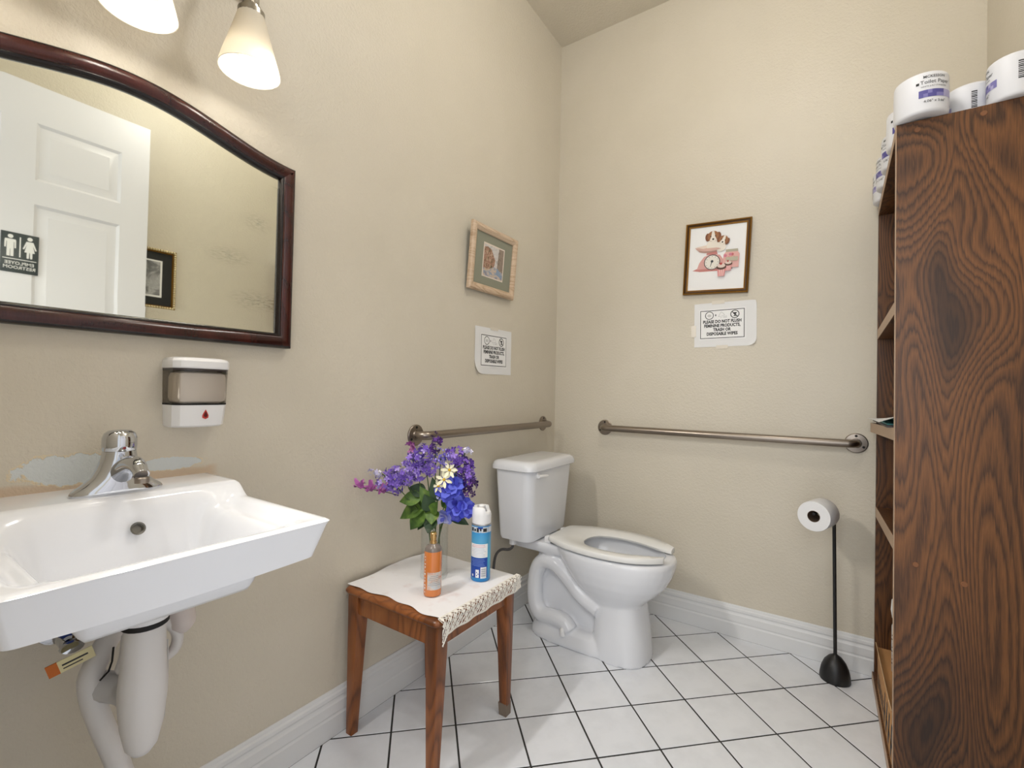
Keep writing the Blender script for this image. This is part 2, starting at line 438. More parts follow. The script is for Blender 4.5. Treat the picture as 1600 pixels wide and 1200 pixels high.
MB().prism([(0.028, -0.032), (a, -0.04), (a, b_), (0.036, b_)], -0.0057, -0.0053).build('painted_house', M_bld, pf, 0)
MB().prism([(-a, -0.04), (-0.03, -0.042), (0.005, -0.02), (0.012, 0.01), (-0.004, 0.03), (-0.02, 0.052), (-0.05, 0.06), (-a, 0.055)], -0.0060, -0.0053).build('painted_trees', M_fol, pf, 0)
MB().prism([(-a, -b_), (a, -b_), (a, -0.036), (0.02, -0.022), (0.004, -0.02), (-0.03, -0.036), (-a, -0.038)], -0.0063, -0.0053).build('painted_street', M_pav, pf, 0)
MB().prism([(0.020, -0.050), (0.060, -0.060), (0.066, -0.048), (0.044, -0.030), (0.030, -0.020)], -0.0066, -0.0063).build('blue_patch', mat('painted_blue', rgb(140, 158, 182), 0.7), pf, 0)

# gilt frame with the two puppies in a kitchen scale
gf = thing('framed_picture', 'narrow gold frame with print of two puppies in a kitchen scale', 'picture', (0.853, -0.004, 1.742), (math.radians(2.0), math.radians(2.6), 0))
M_gilt = mat('antique_gold', rgb(150, 108, 44), 0.28, 0.75); M_gilt_d = mat('dark_gold_groove', rgb(74, 48, 18), 0.35, 0.4)
gw, gh = 0.286, 0.338
o = rect_o(gw, gh)
frame_ring(o, [(0, 0), (0, 0.020), (0.0025, 0.0225), (0.006, 0.020)]).build('outer_bead', M_gilt, gf, 30)
frame_ring(o, [(0.006, 0.020), (0.010, 0.0165), (0.0145, 0.017)]).build('groove', M_gilt_d, gf, 30, label='dark gold groove')
frame_ring(o, [(0.0145, 0.017), (0.0165, 0.019), (0.0195, 0.0185), (0.021, 0.012)]).build('inner_bead', M_gilt, gf, 30)
MB().box(-gw / 2 + 0.004, gw / 2 - 0.004, -0.0125, 0, -gh / 2 + 0.004, gh / 2 - 0.004).build('print', M_white, gf)
LAY = [0.0125]
def flat(name, poly, c, step=0.00025, m=None):
    LAY[0] += step
    mm = m or mat('print_' + name, rgb(*c), 0.6)
    return MB().add([(x, -LAY[0], z) for x, z in poly], [tuple(range(len(poly)))]).build(name, mm, gf, 0)
ell = disc_poly
RED = (196, 128, 122); RED2 = (216, 164, 158); 
flat('scale_foot', [(-0.105, -0.055), (-0.085, -0.047), (0.06, -0.047), (0.075, -0.056), (0.02, -0.062), (-0.07, -0.062)], RED)
flat('scale_body', [(-0.085, -0.05), (-0.075, -0.02), (-0.055, 0.008), (-0.02, 0.02), (0.015, 0.012), (0.032, -0.012), (0.045, -0.05)], RED2)
flat('scale_dial', ell(-0.018, -0.020, 0.036), (70, 62, 62)); flat('dial_face', ell(-0.018, -0.020, 0.0325), (232, 228, 218))
for k in range(12):
    t = 2 * PI * k / 12; cx, cz = -0.018 + 0.027 * math.cos(t), -0.020 + 0.027 * math.sin(t)
    flat('dial_mark', ell(cx, cz, 0.0016, 6), (90, 84, 80), 0.00002, MATS['black_ink'])
flat('dial_hub', ell(-0.018, -0.016, 0.006), (54, 60, 66)); flat('dial_hand', [(-0.020, -0.016), (-0.016, -0.016), (-0.024, -0.042), (-0.026, -0.042)], (60, 66, 72))
flat('scale_neck', [(-0.045, 0.016), (0.005, 0.016), (0.000, 0.032), (-0.040, 0.032)], RED)
flat('scale_pan', [(-0.098, 0.052), (-0.075, 0.030), (-0.045, 0.024), (0.0, 0.030), (0.03, 0.044), (0.045, 0.064), (0.05, 0.078), (0.0, 0.068), (-0.05, 0.05)], (206, 170, 156))
flat('pan_edge', [(-0.098, 0.055), (-0.06, 0.046), (-0.01, 0.052), (0.03, 0.066), (0.05, 0.082), (0.02, 0.075), (-0.03, 0.064)], (232, 214, 200))
def pup(cx, cz, s, tilt):
    BR = (156, 104, 66); WH = (236, 228, 216)
    def P(pts): return [(cx + (x * math.cos(tilt) - z * math.sin(tilt)) * s, cz + (x * math.sin(tilt) + z * math.cos(tilt)) * s) for x, z in pts]
    flat('puppy_body', P(ell(0, -0.030, 0.026, 14, 1.0, 0.9)), WH)
    flat('puppy_ear', P(ell(-0.021, 0.004, 0.012, 12, 0.8, 1.4)), (128, 80, 50)); flat('puppy_ear', P(ell(0.021, 0.004, 0.012, 12, 0.8, 1.4)), (128, 80, 50))
    flat('puppy_head', P(ell(0, 0.006, 0.022)), BR)
    flat('puppy_blaze', P([(-0.004, 0.027), (0.004, 0.027), (0.008, 0.004), (0.014, -0.010), (0, -0.018), (-0.014, -0.010), (-0.008, 0.004)]), WH)
    flat('puppy_eye', P(ell(-0.009, 0.006, 0.0025, 8)), (30, 24, 22)); flat('puppy_eye', P(ell(0.009, 0.006, 0.0025, 8)), (30, 24, 22))
    flat('puppy_nose', P(ell(0, -0.006, 0.004, 8)), (40, 30, 28))
pup(-0.018, 0.094, 1.15, 0.05); pup(0.026, 0.074, 0.92, -0.35)
flat('pan_front', [(-0.085, 0.044), (-0.06, 0.032), (-0.02, 0.030), (0.02, 0.040), (0.0, 0.046), (-0.04, 0.046)], (214, 176, 164))
flat('jar_body', [(0.030, -0.05), (0.032, 0.01), (0.042, 0.022), (0.092, 0.020), (0.100, 0.008), (0.098, -0.052)], (226, 176, 170)); flat('jar_lid', [(0.042, 0.020), (0.040, 0.032), (0.092, 0.032), (0.094, 0.020)], (176, 170, 150))
for k in range(9): flat('candy', ell(random.uniform(0.04, 0.09), random.uniform(-0.03, 0.012), 0.007, 8), (200 + (k % 3) * 8, 110 + (k % 4) * 20, 110 + (k % 2) * 40))
flat('jar_label', [(0.044, -0.022), (0.094, -0.022), (0.094, -0.004), (0.044, -0.004)], (186, 180, 160))
for cx, cz, s in ((0.055, -0.048, 0.85), (0.026, -0.066, 1.1)):
    flat('cupcake_case', [(cx - 0.016 * s, cz + 0.012 * s), (cx + 0.018 * s, cz + 0.012 * s), (cx + 0.013 * s, cz - 0.022 * s), (cx - 0.012 * s, cz - 0.022 * s)], (224, 150, 148))
    for q in (-0.008, 0.0, 0.008): flat('case_stripe', [(cx + q * s, cz + 0.011 * s), (cx + q * s + 0.003 * s, cz + 0.011 * s), (cx + q * s * 0.8 + 0.002 * s, cz - 0.021 * s), (cx + q * s * 0.8, cz - 0.021 * s)], (240, 214, 210))
    flat('cupcake_icing', ell(cx, cz + 0.016 * s, 0.020 * s, 14, 1, 0.55), (90, 62, 50)); flat('cupcake_top', ell(cx, cz + 0.022 * s, 0.016 * s, 14, 1, 0.55), (226, 206, 196))
    flat('cherry', ell(cx - 0.002, cz + 0.030 * s, 0.005 * s, 10), (186, 60, 60))
MB().box(-gw / 2 + 0.02, gw / 2 - 0.02, -0.0175, -0.0168, -gh / 2 + 0.02, gh / 2 - 0.02)

# picture on the right wall, seen only in the mirror: beaded gold frame, black mat, black and white photo
rf = thing('framed_picture', 'beaded gold frame with black mat and grey photo seen in the mirror', 'picture', (W - 0.002, -1.392, 1.662), (0, 0, -PI / 2))
fw, fh = 0.275, 0.322
frame_ring(rect_o(fw, fh), [(0, 0), (0, 0.014), (0.014, 0.014), (0.018, 0.008), (0.018, 0.003)]).build('frame', M_gilt, rf, 30)
bd = MB()
for (x0, z0, x1, z1) in ((-fw / 2, -fh / 2, fw / 2, -fh / 2), (fw / 2, -fh / 2, fw / 2, fh / 2), (fw / 2, fh / 2, -fw / 2, fh / 2), (-fw / 2, fh / 2, -fw / 2, -fh / 2)):
    L = math.hypot(x1 - x0, z1 - z0); k = int(L / 0.0125)
    for i in range(k):
        t = (i + 0.5) / k; x, z = lerp(x0, x1, t), lerp(z0, z1, t); x *= 1 - 0.012 / fw; z *= 1 - 0.012 / fh
        bd.ball((x, -0.0160, z), 0.0064, 7, 5)
bd.build('beading', mat('pale_gold', rgb(206, 190, 150), 0.35, 0.4), rf, kind='stuff')
MB().box(-fw / 2 + 0.01, fw / 2 - 0.01, -0.005, 0, -fh / 2 + 0.01, fh / 2 - 0.01).build('mat_board', mat('black_mat', rgb(24, 26, 26), 0.6), rf, label='black mat board')
MB().box(-0.075, 0.075, -0.0062, -0.005, -0.10, 0.10).build('white_border', M_white, rf)
MB().box(-0.066, 0.066, -0.0068, -0.0062, -0.090, 0.092).build('photograph', art_mat('grey_photo', [(60, 60, 62), (120, 120, 122), (180, 180, 180), (90, 90, 92)], 14), rf)

# ------------------------------------------------------------------ paper notices
def notice(label, loc, rot, w, h, pw, ph, px, pz, curl, tapes):
    t = thing('paper_notice', label, 'notice', loc, rot)
    N, K = 16, 14; mb = MB(); vs_ = []
    for j in range(K + 1):
        for i in range(N + 1):
            x = (i / N - 0.5) * w; z = (j / K - 0.5) * h
            y = -0.0012 - 0.0008 * math.sin(x * 40 + 1) * math.sin(z * 31)
            for (cx, cz, amt, rad) in curl:
                d = math.hypot(x - cx * w / 2, z - cz * h / 2)
                if d < rad:
                    k = ((rad - d) / rad) ** 2; y -= amt * k; x -= cx * amt * 0.8 * k; z -= cz * amt * 0.8 * k
            vs_.append((x, y, z))
    mb.add(vs_, [(j * (N + 1) + i, j * (N + 1) + i + 1, (j + 1) * (N + 1) + i + 1, (j + 1) * (N + 1) + i) for j in range(K) for i in range(N)])
    mb.build('sheet', M_paper, t, 60)
    y = -0.0024
    o = [(x + px, z + pz) for x, z in rect_o(pw, ph)]
    MB().add([(x, y + 0.0001, z) for x, z in offset_ring(o, -0.006)], [(0, 1, 2, 3)]).build('print_sheet', M_white, t, 0)
    frame_ring(o, [(0, -y + 0.0001), (0.0030, -y + 0.0001)]).build('border', M_ink, t, 0)
    s = pw / 0.195
    sy = ph / 0.135
    def ringm(cx, cz, r0, r1): return MB().rings([[(x, y - 0.0002, z) for x, z in disc_poly(cx, cz, r0, 22)], [(x, y - 0.0002, z) for x, z in disc_poly(cx, cz, r1, 22)]], False, False)
    ic = pz + 0.043 * sy
    # paper bits going into the bowl, wipe, no-litter symbol
    ringm(px - 0.056 * s, ic, 0.0195 * s, 0.0165 * s).build('bowl_symbol', M_ink, t, 0)
    MB().add([(x, y - 0.0002, z) for x, z in disc_poly(px - 0.056 * s, ic - 0.001, 0.009 * s, 12, 1, 0.8)], [tuple(range(12))]).build('bowl_opening', mat('pale_grey_ink', rgb(204, 204, 204), 0.6), t, 0)
    MB().add([(px - 0.031 * s, y - 0.0002, ic), (px - 0.027 * s, y - 0.0002, ic + 0.006 * s), (px - 0.025 * s, y - 0.0002, ic), (px - 0.027 * s, y - 0.0002, ic - 0.006 * s)], [(0, 1, 2, 3)]).build('arrow', M_ink, t, 0)
    gk = MATS.get('grey_ink') or mat('grey_ink', rgb(168, 168, 168), 0.6)
    hb = MB()
    for pts in ([(-0.016, -0.008), (-0.004, 0.014), (0.006, 0.008), (0.012, -0.004)], [(-0.016, -0.008), (0.012, -0.004)], [(0.006, -0.012), (0.020, -0.006), (0.020, -0.014), (0.006, -0.012)], [(-0.008, -0.014), (0.002, -0.012)]):
        for p0, p1 in zip(pts[:-1], pts[1:]):
            d = Vector((p1[0] - p0[0], p1[1] - p0[1])).normalized() * 0.0006; q = (-d.y, d.x)
            hb.add([(px + (p[0] + sg_ * q[0]) * s, y - 0.0002, ic + (p[1] + sg_ * q[1]) * s) for p, sg_ in ((p0, 1), (p1, 1), (p1, -1), (p0, -1))], [(0, 1, 2, 3)])
    hb.build('wipe_symbol', gk, t, 0)
    cx = px + 0.056 * s
    ringm(cx, ic, 0.0195 * s, 0.0160 * s).build('ban_ring', M_ink, t, 0)
    MB().add([(cx + a * s, y - 0.00022, ic + b * s) for a, b in ((-0.0135, 0.011), (-0.011, 0.0135), (0.0135, -0.011), (0.011, -0.0135))], [(0, 1, 2, 3)]).build('ban_bar', M_ink, t, 0)
    MB().add([(cx + a * s, y - 0.0002, ic + b * s) for a, b in ((-0.009, 0.008), (0.009, 0.008), (0.006, 0.001), (0.002, -0.001), (0.002, -0.006), (0.008, -0.010), (-0.008, -0.010), (-0.002, -0.006), (-0.002, -0.001), (-0.006, 0.001))], [tuple(range(10))]).build('litter_symbol', M_ink, t, 0)
    for k, line in enumerate(('PLEASE DO NOT FLUSH', 'FEMININE PRODUCTS,', 'TRASH OR', 'DISPOSABLE WIPES')):
        flat_to_wall(text_mb(line, 0.0200 * sy, 0.0009 * s, width=0.80 * s / sy), px, y - 0.0002, pz + (0.012 - k * 0.0195) * sy).build('lettering', M_ink, t, 0)
    for (x0, x1, z0, z1) in tapes:
        MB().box(x0, x1, -0.0029, -0.0026, z0, z1).build('tape_strip', M_tape, t)
    return t
notice('white flush notice taped to left wall, lower left corner curling', (0.0005, -0.605, 1.276), (0, math.radians(-0.6), PI / 2), 0.285, 0.212, 0.198, 0.140, 0.0, 0.002,
       [(-1, -1, 0.012, 0.075)], [(-0.03, 0.03, 0.098, 0.112)])
notice('white flush notice taped to back wall under the puppy picture', (0.890, -0.0005, 1.428), (0, math.radians(-0.4), 0), 0.268, 0.208, 0.192, 0.133, -0.011, 0.002,
       [(1, -1, 0.011, 0.04), (1, 1, 0.004, 0.03)], [(-0.055, 0.0, 0.097, 0.113), (-0.148, -0.126, -0.055, 0.0), (-0.035, 0.015, -0.114, -0.098)])

# ------------------------------------------------------------------ grab bars
def grab_bar(label, x0, x1, z, loc, rot):
    t = thing('grab_bar', label, 'grab bar', loc, rot)
    so = 0.052; r = 0.0165; bend = 0.030
    pth = [(x0, -0.003, z)] + [(x0 + bend - bend * math.cos(a), -(so - bend) - bend * math.sin(a), z) for a in [PI / 2 * k / 6 for k in range(7)]]
    pth += [(x1 - bend + bend * math.sin(a), -(so - bend) - bend * math.cos(a), z) for a in [PI / 2 * k / 6 for k in range(7)]] + [(x1, -0.003, z)]
    MB().tube(pth, r, 16).build('bar', M_steel, t)
    for x in (x0, x1):
        f = MB().lathe([(0.040, 0.0), (0.040, 0.004), (0.037, 0.0065), (0.019, 0.0075), (0.0172, 0.012)], 28, (x, 0, z), 'y').build('flange', M_steel, t)
        for a in (PI / 2, PI / 2 + 2.1, PI / 2 - 2.1):
            MB().lathe([(0.0052, 0.0066), (0.0048, 0.0082)], 10, (x + 0.029 * math.cos(a), 0, z + 0.029 * math.sin(a)), 'y').build('screw_head', M_rubber, f)
grab_bar('steel grab bar on left wall above the toilet tank', -0.4785, 0.4785, 0, (0.0, -0.615, 0.921), (0, 0, PI / 2))
grab_bar('steel grab bar on back wall between toilet and bookcase', -0.541, 0.541, 0, (0.849, 0.0, 0.912), (0, math.radians(-0.1), 0))

# ------------------------------------------------------------------ mirror
mr = thing('wall_mirror', 'arched mirror in a glossy cherry wood frame above the sink', 'mirror', (0.001, -1.978, 1.2015), (0, 0, PI / 2))
HWm = 0.3665
top = [(HWm * (1 - 2 * k / 60), 0.508 + 0.060 * math.cos(PI / 2 * (1 - 2 * k / 60)) ** 2) for k in range(61)]
outl = [(-HWm, 0), (-HWm / 3, 0), (HWm / 3, 0), (HWm, 0)] + [(HWm, 0.25)] + top + [(-HWm, 0.25)]
frame_ring(outl, [(0, 0), (0, 0.022), (0.0025, 0.027), (0.006, 0.029)]).build('outer_edge', M_cherry_d, mr, 40, label='dark rounded outer edge')
frame_ring(outl, [(0.006, 0.029), (0.012, 0.0315), (0.020, 0.0315), (0.029, 0.028), (0.032, 0.024)]).build('frame', M_cherry, mr, 40)
frame_ring(outl, [(0.032, 0.024), (0.034, 0.0245), (0.0375, 0.022), (0.040, 0.014), (0.041, 0.009)]).build('inner_lip', M_cherry_d, mr, 40, label='black inner lip')
M_glass = mat('aged_mirror', (0.79, 0.80, 0.72, 1), 0.015, 1.0)
def mirror_dirt(m):
    n, l, b = nodes(m)
    tc = nn(m, 'ShaderNodeTexCoord'); sep = nn(m, 'ShaderNodeSeparateXYZ'); l.new(tc.outputs['Object'], sep.inputs[0])
    x, z = sep.outputs[0], sep.outputs[2]
    def ell(cx, cz, rx, rz):
        a = mth(m, 'DIVIDE', mth(m, 'SUBTRACT', x, cx), rx); c = mth(m, 'DIVIDE', mth(m, 'SUBTRACT', z, cz), rz)
        return mth(m, 'SUBTRACT', 1.0, mth(m, 'SQRT', mth(m, 'ADD', mth(m, 'MULTIPLY', a, a), mth(m, 'MULTIPLY', c, c))))
    d = mth(m, 'MAXIMUM', ell(0.27, 0.12, 0.08, 0.035), mth(m, 'MAXIMUM', ell(0.20, 0.225, 0.07, 0.03), ell(0.27, 0.33, 0.05, 0.03)))
    mp = nn(m, 'ShaderNodeMapping'); mp.inputs['Rotation'].default_value = (0, 0.5, 0); mp.inputs['Scale'].default_value = (70, 1, 240); l.new(tc.outputs['Object'], mp.inputs[0])
    sm = noise(m, mp.outputs[0], 1.0, 4, 0.7)
    f = mth(m, 'MULTIPLY', mth(m, 'MAXIMUM', d, 0.0), ramp(m, sm, [(0.42, (0, 0, 0, 1)), (0.85, (1, 1, 1, 1))]))
    l.new(mth(m, 'MULTIPLY_ADD', f, 0.6, 0.015), b.inputs['Roughness'])
    setcol(m, mixc(m, f, (0.79, 0.80, 0.72, 1), (0.30, 0.30, 0.27, 1)))
mirror_dirt(M_glass)
g0 = offset_ring(outl, 0.040); g1 = offset_ring(outl, 0.066)
MB().rings([[(x, -0.0103, z) for x, z in g0], [(x, -0.0108, z) for x, z in g1]], False, True).build('mirror_glass', M_glass, mr, 1)

# ------------------------------------------------------------------ vanity light over the mirror
vl = thing('vanity_light', 'three shade nickel vanity light on wall above the mirror', 'light', (0.0, -2.022, 2.03))
MB().box(0, 0.022, -0.30, 0.30, 0.075, 0.155, 0.006).build('backplate', M_nickel, vl)
M_shade = bpy.data.materials.new('frosted_glass_shade'); M_shade.use_nodes = True
nt = M_shade.node_tree; nt.nodes.clear()
out = nt.nodes.new('ShaderNodeOutputMaterial'); df = nt.nodes.new('ShaderNodeBsdfDiffuse'); tr = nt.nodes.new('ShaderNodeBsdfTranslucent'); mx = nt.nodes.new('ShaderNodeMixShader')
df.inputs[0].default_value = rgb(240, 236, 226); tr.inputs[0].default_value = rgb(240, 234, 222); mx.inputs[0].default_value = 0.45
nt.links.new(df.outputs[0], mx.inputs[1]); nt.links.new(tr.outputs[0], mx.inputs[2]); nt.links.new(mx.outputs[0], out.inputs[0])
M_bulb = mat('lamp_bulb', rgb(246, 238, 224), 0.3, Emission_Color=(1, 0.9, 0.74, 1), Emission_Strength=0.5)
for k, dy in enumerate((-0.215, 0.0, 0.215)):
    y = dy; x = 0.150
    arm = MB().tube(cr([(0.02, y, 0.11), (0.06, y, 0.105), (0.105, y, 0.07), (0.138, y, 0.01), (x, y, -0.045)], 5), 0.0085, 10).build('arm', M_nickel, vl)
    sk = MB().lathe([(0.012, -0.040), (0.021, -0.043), (0.021, -0.052), (0.029, -0.054), (0.029, -0.068), (0.026, -0.070)], 20, (x, y, 0)).build('socket', M_nickel, vl)
    sh = MB().lathe([(0.0285, -0.064), (0.0310, -0.072), (0.0400, -0.105), (0.0500, -0.140), (0.0600, -0.175), (0.0655, -0.198), (0.0635, -0.198), (0.0580, -0.175), (0.0480, -0.140), (0.0380, -0.105), (0.0290, -0.074)], 32, (x, y, 0), cap0=False, cap1=False).build('shade', M_shade, vl, 60)
    MB().lathe([(0.011, -0.07), (0.013, -0.10), (0.020, -0.12), (0.0265, -0.140), (0.0265, -0.152), (0.020, -0.166), (0.010, -0.173), (0.001, -0.175)], 16, (x, y, 0), cap0=False).build('bulb', M_bulb, vl, 80)
    ld = bpy.data.lights.new('lamp_glow', 'POINT'); ld.energy = LAMP_W; ld.color = (1.0, 0.955, 0.89); ld.shadow_soft_size = 0.022
    lo = bpy.data.objects.new('lamp_glow', ld); COL.objects.link(lo); lo.parent = vl; lo.location = (x, y, -0.180)
    # added spot, tilted clear of the wall, stands in for the bulb's far throw
    ls = bpy.data.lights.new('added_room_spot', 'SPOT'); ls.energy = SPOT_W; ls.color = (1.0, 0.965, 0.915); ls.shadow_soft_size = 0.03; ls.spot_size = math.radians(128); ls.spot_blend = 0.85
    lo = bpy.data.objects.new('added_room_spot', ls); COL.objects.link(lo); lo.parent = vl; lo.location = (x, y, -0.194)
    lo.rotation_euler = Vector((1.0, 0.62, -0.80)).to_track_quat('-Z', 'Y').to_euler()
# unseen globe lamp, added to brighten the ceiling and upper walls
fl = thing('ceiling_light', 'unseen white globe lamp on a short rod, added to brighten the ceiling', 'light', (1.08, -1.22, H))
MB().lathe([(0.070, 0.0), (0.070, -0.012), (0.050, -0.024), (0.012, -0.030), (0.010, -0.235)], 28).build('rod', M_nickel, fl)
MB().ball((0, 0, -0.335), 0.105, 28, 14).build('diffuser', mat('lit_diffuser', rgb(240, 236, 228), 0.5, Emission_Color=(1.0, 0.98, 0.945, 1), Emission_Strength=CEIL_E), fl, 80)
# ------------------------------------------------------------------ sink
sk = thing('wall_sink', 'white rectangular wall sink with raised back ledge under the mirror', 'sink', (0, -2.027, 0))
SL = 0.224; SX = 0.505
def sink_top(x, y):
    z = lerp(0.875, 0.846, smooth((x - 0.140) / 0.055))
    e = SL - abs(y)
    side = 0.16 * smooth((e - 0.018) / 0.03) + 0.84 * smooth((e - 0.060) / 0.055)
    fr = 0.16 * smooth((0.490 - x) / 0.02) + 0.84 * smooth((0.475 - x) / 0.060)
    return z - 0.120 * smooth((x - 0.150) / 0.070) * fr * side
def plan(x, y):
    # rounded front corners
    return x, y
NX, NY = 64, 64; mb = MB(); vv = []
xs = [SX * i / NX for i in range(NX + 1)]; ys = [-SL + 2 * SL * j / NY for j in range(NY + 1)]
R0 = 0.014
def rc(x, y):
    ax = SX - R0; ay = SL - R0
    if x > ax and abs(y) > ay:
        dx, dy = x - ax, abs(y) - ay; m_ = max(dx, dy); L = math.hypot(dx, dy)
        if L > 1e-9: x = ax + dx * m_ / L; y = math.copysign(ay + dy * m_ / L, y)
    return x, y
for j in range(NY + 1):
    for i in range(NX + 1):
        x, y = rc(xs[i], ys[j]); ed = min(SX - xs[i], SL - abs(ys[j]))
        vv.append((x, y, sink_top(x, y) - 0.004 * (1 - smooth(ed / 0.006)) ))
fs = []
def hole(i, j): return False
for j in range(NY):
    for i in range(NX): fs.append((j * (NX + 1) + i, j * (NX + 1) + i + 1, (j + 1) * (NX + 1) + i + 1, (j + 1) * (NX + 1) + i))
# outer boundary, counter-clockwise from the wall
bd_i = [i for i in range(NX + 1)] + [j * (NX + 1) + NX for j in range(1, NY + 1)] + [NY * (NX + 1) + i for i in range(NX - 1, -1, -1)]
ring0 = [vv[i] for i in bd_i]
def under(k, inset, zf):
    out_ = []
    for x, y, z in ring0:
        u = y / SL
        sx_ = 1 - inset * 1.0 / SX * smooth(x / SX * 3); out_.append((x * sx_ if x > 0 else 0, y * (1 - inset * 0.8 / SL), zf(x / SX, u)))
    return out_
und = [ring0,
       under(1, 0.004, lambda a, u: 0.835),
       under(2, 0.024, lambda a, u: 0.775 - 0.005 * (1 - u * u)),
       under(3, 0.055, lambda a, u: 0.770 - 0.008 * (1 - u * u)),
       under(4, 0.105, lambda a, u: 0.760 - 0.014 * (1 - u * u)),
       under(5, 0.175, lambda a, u: 0.741 - 0.014 * (1 - u * u)),
       under(6, 0.240, lambda a, u: 0.720)]
n0 = len(ring0); o0 = len(vv); allv = vv[:]; af = fs[:]
prev = bd_i
for r in und[1:]:
    base = len(allv); allv += r; cur = list(range(base, base + n0))
    for i in range(n0 - 1): af.append((prev[i], prev[i + 1], cur[i + 1], cur[i]))
    prev = cur
af.append(tuple(prev))
mb.add(allv, af).build('basin', M_porc, sk, 50)
MB().lathe([(0.0085, -0.002), (0.0125, 0.0012), (0.0118, 0.0022), (0.0095, 0.0012), (0.009, -0.006)], 20, (0, 0, 0), 'x', cap0=False, cap1=True).build('overflow_hole', mat('overflow_metal', rgb(120, 118, 112), 0.35, 0.7), sk, 40)
ov = sk.children[-1]; ov.location = (0.1885, 0.020, 0.816); ov.rotation_euler = (0, math.radians(-26), 0)
MB().lathe([(0.024, 0.0), (0.024, 0.003), (0.018, 0.004), (0.016, 0.001)], 20, (0.30, 0, 0.7255)).build('drain', M_chrome, sk)
MB().box(0.10, 0.32, -0.200, -0.182, 0.718, 0.745, 0.004).build('support_bracket', mat('grey_bracket', rgb(96, 96, 94), 0.5, 0.6), sk)

# faucet
fa = thing('faucet', 'chrome single knob faucet on the sink ledge', 'faucet', (0.098, -2.013, 0.8745))
def stad(a, b, z, n=28, cx=0):
    out_ = []
    for i in range(n):
        t = 2 * PI * i / n; c_, s_ = math.cos(t), math.sin(t)
        out_.append((cx + b * math.copysign(abs(c_) ** 0.85, c_), a * math.copysign(abs(s_) ** 0.85, s_), z))
    return out_
MB().rings([stad(0.074, 0.028, 0), stad(0.0755, 0.029, 0.004), stad(0.072, 0.0285, 0.010), stad(0.058, 0.028, 0.020), stad(0.044, 0.027, 0.033), stad(0.035, 0.0265, 0.050), stad(0.029, 0.026, 0.070), stad(0.0265, 0.0255, 0.084)]).build('body', M_chrome, fa, 60)
sp = cr([(0.0, 0, 0.030), (0.036, 0, 0.052), (0.070, 0, 0.064), (0.100, 0, 0.062), (0.119, 0, 0.048)], 6)
MB().tube(sp, [lerp(0.022, 0.0125, min(1, i / (len(sp) - 1) * 1.15)) for i in range(len(sp))], 18).build('spout', M_chrome, fa, 60)
MB().lathe([(0.0115, 0.0), (0.0118, 0.009), (0.0100, 0.011)], 18, (0.121, 0, 0.034)).build('aerator', M_steel, fa)
kb = MB().lathe([(0.024, 0.082), (0.0275, 0.085), (0.0285, 0.095), (0.0280, 0.110), (0.0250, 0.119), (0.018, 0.1245), (0.008, 0.126), (0.001, 0.1262)], 28).build('knob', M_chrome, fa, 60)
MB().lathe([(0.003, 0.0278), (0.0025, 0.0288)], 10, (0, 0, 0.091), 'x').build('hot_cold_dot', mat('red_dot', rgb(130, 30, 36), 0.4), kb, label='small red dot')

# under the sink: padded white pipe covers, stop valve with tags
M_vinyl = mat('white_vinyl', rgb(224, 221, 219), 0.4)
tc_ = thing('trap_cover', 'white vinyl drain pipe cover hanging straight under the sink', 'pipe cover', (0.27, -2.018, 0.43))
MB().lathe([(0.036, 0.242), (0.040, 0.254), (0.040, 0.285)], 24).build('collar', M_plastic, tc_)
MB().lathe([(0.034, 0.232), (0.036, 0.234), (0.036, 0.241), (0.034, 0.243)], 24).build('gasket', M_rubber, tc_)
MB().lathe([(0.004, 0.0), (0.014, 0.004), (0.024, 0.018), (0.032, 0.055), (0.0365, 0.100), (0.037, 0.125), (0.0335, 0.170), (0.0310, 0.232)], 24, sx=0.95).build('sleeve', M_vinyl, tc_, 60)
MB().tube([(0.0, 0.036, 0.19), (0.0, 0.038, 0.12), (0.0, 0.034, 0.05), (0.0, 0.0235, 0.016)], 0.0012, 6).build('seam', mat('vinyl_seam', rgb(190, 188, 186), 0.5), tc_)
el = thing('waste_cover', 'white bent vinyl cover of the waste pipe behind the drain cover', 'pipe cover', (0.15, -2.02, 0.30))
pth = cr([(-0.06, 0.030, 0.31), (-0.03, -0.005, 0.295), (0.0, -0.035, 0.262), (0.005, -0.042, 0.235), (0.0, -0.028, 0.17), (0.0, 0.005, 0.06), (0.0, 0.035, -0.06), (-0.02, 0.045, -0.12), (-0.10, 0.045, -0.14), (-0.148, 0.045, -0.14)], 5)
MB().tube(pth, 0.019, 14).build('bent_sleeve', M_vinyl, el, 60)
MB().tube(cr([(0.0, -0.030, 0.225), (0.03, 0.0, 0.215), (0.07, 0.004, 0.215), (0.10, 0.004, 0.215)], 4), 0.026, 14).build('cross_sleeve', mat('grey_vinyl', rgb(196, 194, 193), 0.45), el, 60)
MB().tube(cr([(0.02, 0.010, 0.31), (0.03, 0.004, 0.275), (0.03, -0.004, 0.245)], 4), [0.012] * 8 + [0.007], 10).build('strap_end', M_vinyl, el, 60)
MB().tube([(0.03, -0.016, 0.30), (0.032, -0.018, 0.275), (0.030, -0.022, 0.258), (0.028, -0.034, 0.246)], 0.0018, 6).build('zip_seam', M_rubber, el)
lc = thing('supply_cover', 'short white vinyl cap hanging right of the drain cover', 'pipe cover', (0.11, -1.905, 0.53))
MB().tube(cr([(-0.03, -0.01, 0.15), (-0.005, 0.0, 0.10), (0.004, 0.006, 0.055), (0.006, 0.008, 0.022)], 4), [0.026] * 10 + [0.024, 0.018, 0.010], 16).build('cap', mat('pinkish_vinyl', rgb(222, 212, 208), 0.45), lc, 60)
